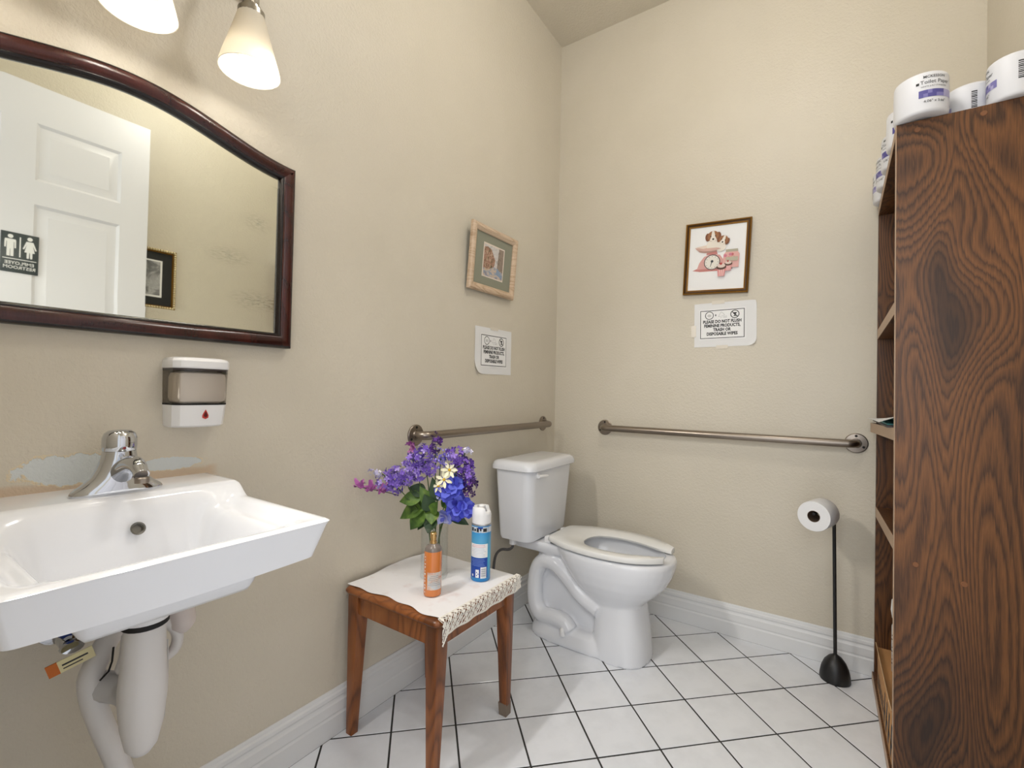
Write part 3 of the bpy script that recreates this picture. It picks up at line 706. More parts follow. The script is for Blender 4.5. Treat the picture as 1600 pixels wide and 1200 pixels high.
MB().tube(cr([(0.0, -0.05, 0.07), (0.004, -0.022, 0.055), (0.006, -0.002, 0.022), (0.004, -0.008, -0.012), (0.0, -0.045, -0.025)], 4), 0.011, 10).build('loop', M_vinyl, lc, 60)
MB().box(0.012, 0.015, -0.040, -0.018, 0.012, 0.034, 0.0008).build('red_tag', mat('red_tag', rgb(178, 40, 36), 0.5), lc, label='small red tag')
lc.children[-1].rotation_euler = (0.6, 0, 0)
vv_ = thing('stop_valve', 'chrome stop valve with blue nut and yellow paper tag under the sink', 'valve', (0.0, -2.078, 0.597))
MB().lathe([(0.030, 0.0), (0.028, 0.006), (0.012, 0.010)], 20, (0, 0, 0), 'x').lathe([(0.009, 0.006), (0.009, 0.060), (0.014, 0.062), (0.014, 0.090), (0.010, 0.094)], 16, (0, 0, 0), 'x').build('valve_body', M_chrome, vv_)
MB().lathe([(0.006, 0.094), (0.006, 0.104), (0.017, 0.105), (0.019, 0.110), (0.017, 0.116), (0.004, 0.117)], 14, (0, 0, 0), 'x', sy=0.6).build('handle', M_chrome, vv_)
MB().lathe([(0.013, 0.012), (0.014, 0.016), (0.014, 0.040), (0.011, 0.044)], 12, (0.075, 0.0, 0)).build('blue_nut', mat('blue_plastic', rgb(34, 66, 150), 0.35), vv_, label='blue supply nut')
MB().tube(cr([(0.075, 0, 0.04), (0.075, 0.010, 0.075), (0.085, 0.045, 0.11), (0.10, 0.060, 0.15)], 5), 0.0065, 8).build('supply_hose', M_steel, vv_)
MB().tube(cr([(0.07, 0.02, 0.02), (0.10, 0.015, 0.015), (0.11, 0.035, 0.005), (0.09, 0.045, 0.005)], 4), 0.005, 8).build('brass_clip', mat('brass', rgb(150, 118, 76), 0.35, 0.8), vv_)
tg = MB().box(-0.001, 0.001, -0.032, 0.032, -0.011, 0.011).build('paper_tag', mat('tag_paper', rgb(236, 226, 178), 0.6), vv_, label='white paper tag with orange end'); tg.location = (0.150, -0.010, -0.010); tg.rotation_euler = (0.30, 0, -0.25)
MB().box(-0.0013, 0.0013, -0.0325, -0.017, -0.0112, 0.0112).build('orange_end', mat('orange_print', rgb(206, 110, 34), 0.6), tg)
MB().box(0.001, 0.0013, -0.012, 0.024, 0.000, 0.003).box(0.001, 0.0013, -0.012, 0.015, -0.006, -0.004).build('printed_lines', M_ink, tg)

# ------------------------------------------------------------------ soap dispenser
sd = thing('soap_dispenser', 'white wall soap dispenser with smoky window under the mirror', 'dispenser', (0.0, -1.850, 0.995), (0, 0, PI / 2))
def dsp(w, d, z, ch=0.022): return [(-w, 0, z), (-w, -(d - ch), z), (-w + ch * 0.5, -(d - ch * 0.3), z), (-w + ch * 1.3, -d, z), (w - ch * 1.3, -d, z), (w - ch * 0.5, -(d - ch * 0.3), z), (w, -(d - ch), z), (w, 0, z)]
MB().rings([dsp(0.052, 0.060, 0.0), dsp(0.055, 0.068, 0.004), dsp(0.0575, 0.074, 0.052), dsp(0.0575, 0.074, 0.054)]).build('base', M_plastic, sd, 30)
MB().rings([dsp(0.0590, 0.078, 0.137), dsp(0.0605, 0.080, 0.140), dsp(0.0605, 0.080, 0.154), dsp(0.057, 0.076, 0.160), dsp(0.050, 0.068, 0.1625)]).build('lid', M_plastic, sd, 30)
M_smoke = bpy.data.materials.new('smoky_plastic'); M_smoke.use_nodes = True
nt = M_smoke.node_tree; nt.nodes.clear()
o_ = nt.nodes.new('ShaderNodeOutputMaterial'); tp = nt.nodes.new('ShaderNodeBsdfTransparent'); gl = nt.nodes.new('ShaderNodeBsdfGlossy'); mx = nt.nodes.new('ShaderNodeMixShader'); fr = nt.nodes.new('ShaderNodeFresnel'); fr.inputs[0].default_value = 1.45
tp.inputs[0].default_value = (0.96, 0.95, 0.94, 1); gl.inputs['Roughness'].default_value = 0.12
nt.links.new(fr.outputs[0], mx.inputs[0]); nt.links.new(tp.outputs[0], mx.inputs[1]); nt.links.new(gl.outputs[0], mx.inputs[2]); nt.links.new(mx.outputs[0], o_.inputs[0])
MB().rings([dsp(0.0575, 0.074, 0.0545), dsp(0.0590, 0.077, 0.136)], False, False).build('window', M_smoke, sd, 30, label='smoky clear window')
MB().box(-0.0535, 0.0535, -0.070, -0.004, 0.0555, 0.130, 0.014).build('soap_tank', mat('soap_liquid', rgb(244, 234, 220), 0.4), sd, label='beige soap inside')
MB().rings([dsp(0.0578, 0.0745, 0.052), dsp(0.0580, 0.0750, 0.0555)], False, False).build('window_seal', M_rubber, sd)
MB().rings([dsp(0.0588, 0.0765, 0.131), dsp(0.0591, 0.0775, 0.137)], False, False).build('lid_gasket', mat('smoke_band', rgb(70, 62, 60), 0.3), sd)
dr = [(0, 0.040), (0.003, 0.034), (0.0055, 0.028), (0.005, 0.023), (0, 0.0205), (-0.005, 0.023), (-0.0055, 0.028), (-0.003, 0.034)]
MB().prism([(x * 1.15 + 0.004, (z - 0.03) * 1.15 + 0.030) for x, z in dr], -0.0735, -0.0700).build('drop_window', mat('red_lens', rgb(196, 60, 54), 0.3), sd, label='red drop shaped lens')
MB().prism([(x * 0.7 + 0.004, (z - 0.03) * 0.7 + 0.030) for x, z in dr], -0.0740, -0.0700).build('drop_core', mat('dark_red_lens', rgb(86, 14, 16), 0.3), sd)

# ------------------------------------------------------------------ toilet
tl = thing('toilet', 'white floor toilet with tank against left wall, open front seat', 'toilet', (0, -0.425, 0))
def oval(cx, hl, hw, z, n=40, e=2.3, back=None):
    out_ = []
    for i in range(n):
        t = 2 * PI * i / n; c_, s_ = math.cos(t), math.sin(t)
        L = hl if c_ >= 0 or back is None else back
        ee = 2.0 / e
        out_.append((cx + L * math.copysign(abs(c_) ** ee, c_), hw * math.copysign(abs(s_) ** ee, s_), z))
    return out_
body = MB()
# bowl, from the waist up to the rim
body.rings([oval(0.560, 0.100, 0.105, 0.215, back=0.13), oval(0.560, 0.125, 0.118, 0.240, back=0.16), oval(0.555, 0.168, 0.140, 0.275, back=0.19), oval(0.550, 0.205, 0.158, 0.310, back=0.21), oval(0.545, 0.232, 0.170, 0.350, back=0.23),
            oval(0.540, 0.250, 0.176, 0.385, back=0.25), oval(0.538, 0.256, 0.178, 0.412, back=0.26), oval(0.538, 0.250, 0.173, 0.424, back=0.258), oval(0.538, 0.240, 0.165, 0.427, back=0.25)])
# pedestal column
body.rings([oval(0.580, 0.120, 0.128, 0.0, e=2.6), oval(0.580, 0.118, 0.126, 0.012, e=2.6), oval(0.578, 0.112, 0.118, 0.10, e=2.6), oval(0.572, 0.104, 0.108, 0.20, e=2.6), oval(0.565, 0.100, 0.104, 0.25, e=2.6)])
# rear web, plinth, deck
body.rings([[(x, y, z) for x, y in ((0.18, -0.040), (0.58, -0.055), (0.58, 0.055), (0.18, 0.040))] for z in (0.0, 0.39)])
body.rings([oval(0.385, 0.225, 0.125, 0.0, e=3.2), oval(0.385, 0.225, 0.124, 0.020, e=3.2), oval(0.385, 0.215, 0.110, 0.055, e=3.0), oval(0.385, 0.205, 0.085, 0.072, e=3.0)])
body.rings([oval(0.230, 0.200, 0.098, 0.372, e=4.0), oval(0.230, 0.205, 0.108, 0.392, e=4.0), oval(0.230, 0.205, 0.110, 0.412, e=4.0), oval(0.230, 0.200, 0.104, 0.4185, e=4.0)])
body.rings([[(x, y, z) for x, y in ((0.20, -0.07), (0.50, -0.10), (0.50, 0.10), (0.20, 0.07))] for z in (0.30, 0.40)])
for s_ in (-1, 1):
    tp_ = cr([(0.50, s_ * 0.075, 0.185), (0.42, s_ * 0.075, 0.225), (0.36, s_ * 0.075, 0.280), (0.29, s_ * 0.072, 0.328), (0.225, s_ * 0.068, 0.325), (0.190, s_ * 0.066, 0.27), (0.182, s_ * 0.066, 0.20), (0.190, s_ * 0.068, 0.13), (0.225, s_ * 0.072, 0.088), (0.29, s_ * 0.078, 0.092), (0.345, s_ * 0.084, 0.088), (0.375, s_ * 0.086, 0.060)], 4)
    body.tube(tp_, 0.036, 12)
ob = body.build('bowl', M_toilet, None, 0)
rm = ob.modifiers.new('r', 'REMESH'); rm.mode = 'VOXEL'; rm.voxel_size = 0.0055
sm = ob.modifiers.new('s', 'SMOOTH'); sm.factor = 0.5; sm.iterations = 6
cut = MB().rings([oval(0.545, 0.205, 0.135, 0.46, back=0.20), oval(0.545, 0.205, 0.135, 0.41, back=0.20), oval(0.545, 0.195, 0.128, 0.38, back=0.19), oval(0.53, 0.15, 0.10, 0.32, back=0.15), oval(0.51, 0.09, 0.07, 0.27, back=0.09), oval(0.50, 0.05, 0.05, 0.25, back=0.05)]).build('cutter', M_toilet, None, 0)
bo = ob.modifiers.new('b', 'BOOLEAN'); bo.operation = 'DIFFERENCE'; bo.object = cut; bo.solver = 'EXACT'
bpy.context.view_layer.update()
me = bpy.data.meshes.new_from_object(ob.evaluated_get(bpy.context.evaluated_depsgraph_get()))
me.shade_smooth(); me.set_sharp_from_angle(angle=math.radians(50))
bpy.data.objects.remove(ob); bpy.data.objects.remove(cut)
link('bowl', me, tl)
MB().add([(0.52 + 0.10 * math.cos(2 * PI * i / 24), 0.08 * math.sin(2 * PI * i / 24), 0.295) for i in range(24)], [tuple(range(24))]).build('water', mat('bowl_water', rgb(150, 156, 158), 0.04), tl)
def tank_ring(x0, x1, hw, z, r=0.045, rb=0.02, n=7):
    out_ = []
    for cx, cy, rr, a0 in ((x1 - r, hw - r, r, 0), (x0 + rb, hw - rb, rb, PI / 2), (x0 + rb, -hw + rb, rb, PI), (x1 - r, -hw + r, r, 1.5 * PI)):
        for k in range(n): a = a0 + PI / 2 * k / (n - 1); out_.append((cx + rr * math.cos(a), cy + rr * math.sin(a), z))
    return out_
tk = MB().rings([tank_ring(0.070, 0.195, 0.160, 0.421), tank_ring(0.055, 0.212, 0.176, 0.426), tank_ring(0.050, 0.217, 0.180, 0.440), tank_ring(0.040, 0.232, 0.204, 0.735), tank_ring(0.040, 0.232, 0.204, 0.752)]).build('tank', M_toilet, tl, 40)
MB().rings([tank_ring(0.032, 0.242, 0.216, 0.742), tank_ring(0.028, 0.247, 0.221, 0.745), tank_ring(0.028, 0.247, 0.221, 0.762), tank_ring(0.032, 0.240, 0.214, 0.776), tank_ring(0.040, 0.228, 0.203, 0.783), tank_ring(0.060, 0.205, 0.180, 0.785)]).build('tank_lid', M_toilet, tl, 50)
lv = MB().lathe([(0.013, 0.0), (0.013, 0.008), (0.010, 0.012)], 14, (0.230, -0.150, 0.722), 'x')
lv.tube([(0.243, -0.160, 0.722), (0.247, -0.140, 0.721), (0.250, -0.105, 0.719), (0.250, -0.088, 0.718)], [0.010, 0.0095, 0.008, 0.005], 12, flat=0.8); lv.build('flush_lever', M_plastic, tl, 60)
# open front seat
def seat_xy():
    ou = cr([(0.262, 0.0, 0), (0.262, 0.095, 0), (0.300, 0.125, 0), (0.37, 0.158, 0), (0.47, 0.178, 0), (0.56, 0.180, 0), (0.65, 0.164, 0), (0.715, 0.130, 0), (0.752, 0.098, 0), (0.768, 0.078, 0)], 4)
    inn = cr([(0.405, 0.0, 0), (0.408, 0.03, 0), (0.425, 0.065, 0), (0.455, 0.088, 0), (0.51, 0.102, 0), (0.57, 0.102, 0), (0.63, 0.090, 0), (0.69, 0.068, 0), (0.73, 0.055, 0), (0.762, 0.050, 0)], 4)
    return ou, inn
ou, inn = seat_xy()
st = MB()
rsec = []
seq = [(-1, i) for i in range(len(ou) - 1, 0, -1)] + [(1, i) for i in range(len(ou))]
for s_, i in seq:
    o3, i3 = ou[i], inn[i]
    def pt(f, z): return (lerp(o3[0], i3[0], f), s_ * lerp(o3[1], i3[1], f), z)
    rsec.append([pt(0.02, 0.4345), pt(0.0, 0.440), pt(0.02, 0.4525), pt(0.08, 0.4565), pt(0.5, 0.4555), pt(0.92, 0.4480), pt(1.0, 0.4420), pt(0.97, 0.4345)])
st.rings(rsec, True, True); st.build('seat', M_seat, tl, 50)
for s_ in (-1, 1):
    MB().box(0.240, 0.272, s_ * 0.075 - 0.018, s_ * 0.075 + 0.018, 0.418, 0.446, 0.005).build('hinge', M_plastic, tl)
    MB().box(0.60, 0.63, s_ * 0.135 - 0.010, s_ * 0.135 + 0.010, 0.425, 0.4345, 0.002).build('seat_bumper', M_rubber, tl)
MB().lathe([(0.0125, 0.045), (0.0125, 0.072), (0.010, 0.078), (0.004, 0.080)], 14, (0.352, -0.113, 0)).build('bolt_cap', M_plastic, tl)
MB().lathe([(0.0125, 0.045), (0.0125, 0.072), (0.010, 0.078), (0.004, 0.080)], 14, (0.352, 0.113, 0)).build('bolt_cap', M_plastic, tl)
MB().lathe([(0.013, 0.0), (0.016, 0.003), (0.016, 0.022), (0.013, 0.030)], 10, (0.100, -0.135, 0.392)).build('supply_nut', M_plastic, tl)
MB().tube(cr([(0.100, -0.135, 0.395), (0.098, -0.137, 0.378), (0.080, -0.142, 0.366), (0.045, -0.150, 0.360), (0.022, -0.158, 0.330), (0.014, -0.162, 0.27), (0.014, -0.165, 0.20)], 5), 0.0062, 8).build('supply_hose', mat('grey_hose', rgb(74, 72, 72), 0.5), tl)
MB().lathe([(0.020, 0.0), (0.018, 0.004), (0.008, 0.006), (0.008, 0.03)], 14, (0.0, -0.165, 0.19), 'x').build('supply_valve', M_chrome, tl)

# ------------------------------------------------------------------ stool with cloth
so = thing('wooden_stool', 'honey brown wooden stool with tapered legs beside the left wall', 'stool', (0, 0, 0))
sx0, sx1, sy0, sy1, sz = 0.020, 0.424, -1.412, -1.008, 0.465
def rrect(x0, x1, y0, y1, z, r=0.02, n=5):
    out_ = []
    for cx, cy, a0 in ((x1 - r, y1 - r, 0), (x0 + r, y1 - r, PI / 2), (x0 + r, y0 + r, PI), (x1 - r, y0 + r, 1.5 * PI)):
        for k in range(n): a = a0 + PI / 2 * k / (n - 1); out_.append((cx + r * math.cos(a), cy + r * math.sin(a), z))
    return out_
MB().rings([rrect(sx0 + i, sx1 - i, sy0 + i, sy1 - i, z) for i, z in ((0.010, 0.444), (0.004, 0.446), (0.0, 0.452), (0.0, 0.456), (0.004, 0.462), (0.010, 0.465))]).build('seat_top', M_stool, so, 40)
for ix, (lx, fx) in enumerate(((sx0 + 0.010, 0.030), (sx1 - 0.010, 0.404))):
    for iy, (ly, fy) in enumerate(((sy0 + 0.012, -1.396), (sy1 - 0.012, -1.016))):
        dx = 1 if ix == 0 else -1; dy = 1 if iy == 0 else -1
        def q(w, z, ox, oy): return [(min(ox, ox + dx * w), min(oy, oy + dy * w), z), (max(ox, ox + dx * w), min(oy, oy + dy * w), z), (max(ox, ox + dx * w), max(oy, oy + dy * w), z), (min(ox, ox + dx * w), max(oy, oy + dy * w), z)]
        leg = MB().rings([q(0.027, 0.0, fx, fy), q(0.029, 0.05, lerp(fx, lx, 0.05 / 0.446), lerp(fy, ly, 0.05 / 0.446)), q(0.044, 0.37, lerp(fx, lx, .83), lerp(fy, ly, .83)), q(0.044, 0.4445, lx, ly)])
        bm = bmesh.new(); me = leg.mesh('leg', M_stool, 0); bm.from_mesh(me)
        bmesh.ops.bevel(bm, geom=[e for e in bm.edges if abs(e.verts[0].co.z - e.verts[1].co.z) > 0.02], offset=0.003, segments=2, affect='EDGES', profile=0.5); bm.to_mesh(me); bm.free()
        me.shade_smooth(); me.set_sharp_from_angle(angle=math.radians(35))
        lo = link('leg', me, so)
        if ix == 1 and iy == 1: MB().rings([q(0.0285, 0.0, fx + 0.0008, fy + 0.0008), q(0.031, 0.042, fx + 0.0008, fy + 0.0008)]).build('worn_foot', M_foot, lo, label='grey worn foot end')
ap0, ap1 = 0.384, 0.4445
MB().box(sx0 + 0.05, sx1 - 0.05, sy0 + 0.020, sy0 + 0.038, ap0, ap1).build('apron', M_stool, so)
MB().box(sx0 + 0.05, sx1 - 0.05, sy1 - 0.038, sy1 - 0.020, ap0, ap1).build('apron', M_stool, so)
MB().box(sx1 - 0.036, sx1 - 0.018, sy0 + 0.05, sy1 - 0.05, ap0, ap1).build('apron', M_stool, so)
MB().box(sx0 + 0.018, sx0 + 0.036, sy0 + 0.05, sy1 - 0.05, ap0, ap1).build('apron', M_stool, so)

cl = thing('table_cloth', 'white cloth with crocheted lace edge draped over the wooden stool', 'cloth', (0, 0, 0))
M_cloth = mat('white_cotton', rgb(232, 231, 233), 0.85)
v = coords(M_cloth, kind='Object')
setcol(M_cloth, mixc(M_cloth, ramp(M_cloth, noise(M_cloth, v, 13, 3, 0.6), [(0.58, (0, 0, 0, 1)), (0.74, (0.45, 0.45, 0.45, 1))]), rgb(236, 235, 237), rgb(212, 188, 184)))
NX, NY = 46, 44; vs_ = []; CT = 0.4665
def cloth_pt(u, w):
    y0 = -1.390 - 0.006 * math.sin(u * 9) - 0.004 * math.sin(u * 23 + 1); y1 = -1.004
    y = lerp(y0, y1, w)
    x0 = 0.012 + 0.010 * math.sin(w * 7 + 0.5) ; x = lerp(x0, 0.4140, u)
    z = CT + 0.0012 * math.sin(x * 38 + y * 21) * math.sin(y * 33 - x * 12) + 0.0010
    ed = max(0, (w - 0.965) / 0.035); z -= 0.008 * ed * ed
    return (x, y, z)
for j in range(NY + 1):
    for i in range(NX + 1): vs_.append(cloth_pt(i / NX, j / NY))
MB().add(vs_, [(j * (NX + 1) + i, j * (NX + 1) + i + 1, (j + 1) * (NX + 1) + i + 1, (j + 1) * (NX + 1) + i) for j in range(NY) for i in range(NX)]).build('cloth', M_cloth, cl, 60)
# crocheted lace: open mesh with real holes, scalloped lower edge
M_lace = mat('ecru_cotton', rgb(234, 229, 220), 0.9)
lb = MB(); LY0, LY1 = -1.398, -1.004; NL = 34; NR = 4
def lace_pt(s, t):
    y = lerp(LY0, LY1, s); d = t * 0.054 * (1 + (0.55 * max(0, 1 - s / 0.045) if s < 0.045 else 0))
    top = 0.016
    if d < top: x, z = 0.4125 + d, CT + 0.0022 - 0.0012 * (d / top) ** 2
    else: x, z = 0.4290 + 0.0025 * math.sin(s * 30) * t, CT + 0.001 - (d - top)
    return Vector((x + (0.0 if d < top else 0.0012), y, z))
def thread(p0, p1, w=0.0010):
    d = (p1 - p0); n = Vector((0.55, 0, 0.83)); q = d.cross(n)
    if q.length < 1e-8: return
    q = q.normalized() * w; u = Vector((0.0006, 0, 0.0006))
    lb.add([p0 + q, p1 + q, p1 - q, p0 - q, p0 + u, p1 + u], [(0, 1, 5, 4), (4, 5, 2, 3)])
rnd = random.Random(3)
for i in range(NL):
    for j in range(NR):
        s0, s1, t0, t1 = i / NL, (i + 1) / NL, j / NR, (j + 1) / NR
        c = lace_pt((s0 + s1) / 2, (t0 + t1) / 2)
        m4 = [lace_pt((s0 + s1) / 2, t0), lace_pt(s1, (t0 + t1) / 2), lace_pt((s0 + s1) / 2, t1), lace_pt(s0, (t0 + t1) / 2)]
        for k in range(4): thread(m4[k], m4[(k + 1) % 4], 0.0012)
        if (i + j) % 2 == 0:
            thread(lace_pt(s0, t0), lace_pt(s1, t0)); thread(lace_pt(s0, t0), lace_pt(s0, t1))
        if (i * 3 + j * 2) % 7 < 3:
            lb.add(m4, [(0, 1, 2, 3)])
    for k in range(3):
        a = lace_pt((i + k / 3) / NL, 1.0); b = lace_pt((i + (k + 1) / 3) / NL, 1.0); mid = (a + b) / 2 - Vector((0, 0, 0.0045))
        thread(a, mid, 0.0013); thread(mid, b, 0.0013)
for i in range(NL * 2):
    thread(lace_pt(i / NL / 2, 0.0), lace_pt((i + 1) / NL / 2, 0.0), 0.002); thread(lace_pt(i / NL / 2, 1.0), lace_pt((i + 1) / NL / 2, 1.0), 0.0015)
lb.build('lace_edge', M_lace, cl, 0, label='cream crocheted lace edge', kind='stuff')
CZ = CT + 0.0026

# ------------------------------------------------------------------ vase and flowers
VX, VY = 0.200, -1.190
va = thing('glass_vase', 'clear glass cylinder vase holding the flowers on the stool', 'vase', (VX, VY, CZ))
M_clear = bpy.data.materials.new('clear_glass'); M_clear.use_nodes = True
nt = M_clear.node_tree; nt.nodes.clear()
o_ = nt.nodes.new('ShaderNodeOutputMaterial'); tp = nt.nodes.new('ShaderNodeBsdfTransparent'); gl = nt.nodes.new('ShaderNodeBsdfGlossy'); mx = nt.nodes.new('ShaderNodeMixShader'); lw = nt.nodes.new('ShaderNodeLayerWeight'); lw.inputs[0].default_value = 0.22
rp = nt.nodes.new('ShaderNodeValToRGB'); rp.color_ramp.elements[0].color = (0.97, 0.98, 0.98, 1); rp.color_ramp.elements[1].color = (0.40, 0.45, 0.44, 1); rp.color_ramp.elements[0].position = 0.62
gl.inputs['Roughness'].default_value = 0.03; nt.links.new(lw.outputs['Facing'], rp.inputs[0]); nt.links.new(rp.outputs[0], tp.inputs[0])
pw = nt.nodes.new('ShaderNodeMath'); pw.operation = 'MULTIPLY_ADD'; pw.inputs[1].default_value = 0.20; pw.inputs[2].default_value = 0.02; nt.links.new(lw.outputs['Facing'], pw.inputs[0]); nt.links.new(pw.outputs[0], mx.inputs[0]); nt.links.new(tp.outputs[0], mx.inputs[1]); nt.links.new(gl.outputs[0], mx.inputs[2]); nt.links.new(mx.outputs[0], o_.inputs[0])
MB().lathe([(0.001, 0.0), (0.042, 0.0), (0.0445, 0.003), (0.0445, 0.168), (0.0435, 0.1695), (0.0420, 0.168), (0.0418, 0.016), (0.038, 0.013), (0.001, 0.012)], 36, cap0=False, cap1=False).build('cylinder', M_clear, va, 45)

def petal_mats(pre, cols): return [mat(pre + '_' + str(i), rgb(*c), 0.65) for i, c in enumerate(cols)]
PM = {
 'lavender': petal_mats('lavender_petal', [(128, 96, 200), (152, 122, 216), (104, 72, 176), (182, 160, 232)]),
 'violet': petal_mats('violet_petal', [(104, 68, 172), (84, 48, 146), (130, 96, 196), (150, 120, 210)]),
 'deep': petal_mats('deep_purple_petal', [(74, 30, 116), (92, 44, 140), (58, 22, 92)]),
 'bluev': petal_mats('blue_violet_petal', [(96, 84, 180), (122, 108, 204), (150, 140, 220)]),
 'blue': petal_mats('blue_petal', [(76, 84, 206), (100, 110, 222), (60, 62, 176), (128, 136, 230)]),
 'pale': petal_mats('pale_blue_petal', [(150, 158, 226), (190, 192, 236), (104, 110, 210)]),
 'cream': petal_mats('cream_petal', [(242, 238, 206), (236, 228, 184)]),
 'pink': petal_mats('pink_petal', [(176, 100, 170), (196, 126, 186), (150, 74, 146)]),
 'white': petal_mats('white_petal', [(222, 220, 236), (190, 186, 222)]),
}
M_stem = mat('green_stem', rgb(70, 92, 44), 0.6); M_dstem = mat('brown_stem', rgb(64, 56, 44), 0.7)
M_leaf = mat('green_leaf', rgb(70, 104, 36), 0.5)
v = coords(M_leaf, kind='Object'); setcol(M_leaf, ramp(M_leaf, noise(M_leaf, v, 30, 2), [(0.35, rgb(48, 78, 26)), (0.55, rgb(84, 116, 42)), (0.75, rgb(128, 150, 66))]))
M_leaf_d = mat('dark_green_leaf', rgb(40, 66, 34), 0.5)
M_yel = mat('yellow_centre', rgb(222, 178, 40), 0.6)
rn = random.Random(11)
def rvec():
    while True:
        v_ = Vector((rn.uniform(-1, 1), rn.uniform(-1, 1), rn.uniform(-1, 1)))
        if 0.05 < v_.length < 1: return v_.normalized()
def basis(n):
    a = n.orthogonal().normalized(); return a, n.cross(a)
def floret(mb, c, n, r, k, mi, cup=0.25, wide=0.55, ang=None):
    a, b = basis(n); off = rn.uniform(0, 6.28) if ang is None else ang
    for i in range(k):
        t = off + 2 * PI * i / k; d = a * math.cos(t) + b * math.sin(t); e = n.cross(d)
        p0 = c; pm = c + d * r * 0.55 + n * r * cup * 0.5; pt_ = c + d * r + n * r * cup * rn.uniform(0.3, 1.3)
        w = r * wide * 0.5
        mb.add([p0, pm + e * w + n * r * 0.1, pm - e * w + n * r * 0.1, pt_ + e * w * 0.4, pt_ - e * w * 0.4, pm], [(0, 5, 1), (0, 2, 5), (5, 3, 1), (5, 2, 4), (5, 4, 3)], mi)
def stem_tube(p1, base=None, bend=0.3, r=0.0018):
    b = Vector(base) if base else Vector((VX + rn.uniform(-0.022, 0.022), VY + rn.uniform(-0.022, 0.022), CZ + 0.016))
    rim = Vector((VX + (p1[0] - VX) * 0.22, VY + (p1[1] - VY) * 0.22, CZ + 0.170))
    dd = Vector((rim.x - VX, rim.y - VY)); 
    if dd.length > 0.026: dd = dd.normalized() * 0.026; rim.x = VX + dd.x; rim.y = VY + dd.y
    return MB().tube(cr([b, rim, rim.lerp(Vector(p1), 0.5) + Vector((0, 0, 0.015)), Vector(p1)], 5), r, 6)
def leaf_mb(base, tip, width, n=Vector((0, 0, 1)), droop=0.15, fold=0.25):
    base, tip = Vector(base), Vector(tip); d = tip - base; L = d.length; d.normalize()
    e = d.cross(n)
    if e.length < 0.1: e = d.cross(Vector((0, 1, 0)))
    e.normalize(); n = e.cross(d)
    mb = MB(); vs2 = []; K = 8
    for i in range(K + 1):
        t = i / K; w = width * 0.5 * (math.sin(PI * min(1, t ** 0.75)) * 0.98 + 0.02)
        c = base + d * L * t - n * L * droop * t * t
        for j in (-1, -0.5, 0, 0.5, 1): vs2.append(c + e * w * j + n * (abs(j) * w * fold + 0.04 * w * math.sin(i * 2 + j * 3)))
    mb.add(vs2, [(i * 5 + j, i * 5 + j + 1, i * 5 + j + 6, i * 5 + j + 5) for i in range(K) for j in range(4)]); return mb
def flower(name, label, cat, stem_to, clusters, pm, fl_r=0.011, k=4, cup=0.25, wide=0.8, part='blossom', smat=None, count=1.0, grp='flowers in the glass vase'):
    t = thing(name, label, cat, (VX, VY, CZ + 0.012), group=grp)
    inv = Vector((-VX, -VY, -CZ - 0.012))
    def shift(mb): mb.v = [tuple(Vector(p) + inv) for p in mb.v]; return mb
    shift(stem_tube(stem_to)).build('stem', smat or M_stem, t, 60)
    mb = MB(); nm = len(PM[pm])
    for (c, r) in clusters:
        c = Vector(c); n_f = int(count * 3.6 * (r / fl_r) ** 2)
        for _ in range(n_f):
            d = rvec(); p = c + d * r * rn.uniform(0.62, 1.0); nn_ = (d + rvec() * 0.45).normalized()
            floret(mb, p, nn_, fl_r * rn.uniform(0.75, 1.15), k, rn.randrange(nm), cup, wide)
    shift(mb).build(part, PM[pm], t, 0, kind='stuff')
    t['_'] = 0; del t['_']
    return t, shift
flower('lilac_stem', 'lavender lilac cluster leaning left towards the wall', 'flower', (0.11, -1.252, 0.79), [((0.068, -1.292, 0.783), 0.036), ((0.085, -1.266, 0.800), 0.036), ((0.112, -1.247, 0.806), 0.042), ((0.150, -1.222, 0.818), 0.038), ((0.095, -1.268, 0.765), 0.026)], 'lavender')
flower('lilac_stem', 'deep purple lilac spike standing highest in the bouquet', 'flower', (0.195, -1.190, 0.90), [((0.195, -1.192, 0.900), 0.022), ((0.200, -1.190, 0.925), 0.018), ((0.190, -1.194, 0.945), 0.010)], 'deep', 0.009)
flower('lilac_stem', 'blue violet lilac cluster in the upper middle of the bouquet', 'flower', (0.165, -1.21, 0.86), [((0.160, -1.214, 0.872), 0.038), ((0.135, -1.236, 0.850), 0.036), ((0.178, -1.205, 0.838), 0.040)], 'lavender')
flower('lilac_stem', 'violet lilac cluster on the upper right of the bouquet', 'flower', (0.262, -1.148, 0.84), [((0.250, -1.152, 0.868), 0.036), ((0.275, -1.140, 0.838), 0.036), ((0.290, -1.130, 0.815), 0.030)], 'violet')
flower('lilac_stem', 'dark purple flower cluster on the far right edge of the bouquet', 'flower', (0.290, -1.128, 0.765), [((0.296, -1.124, 0.778), 0.026), ((0.290, -1.128, 0.752), 0.022)], 'deep', 0.011)
bt, sh_ = flower('berry_sprig', 'sprig of small blue violet buds in front of the purple lilacs', 'flower', (0.215, -1.185, 0.865), [((0.222, -1.182, 0.862), 0.020)], 'bluev', 0.008)
bb = MB()
for _ in range(46):
    d = rvec(); p = Vector((0.218, -1.190, 0.866)) + d * 0.034; bb.ball(tuple(p), rn.uniform(0.0026, 0.0042), 6, 4)
sh_(bb).build('buds', PM['bluev'][2], bt, 80, kind='stuff')
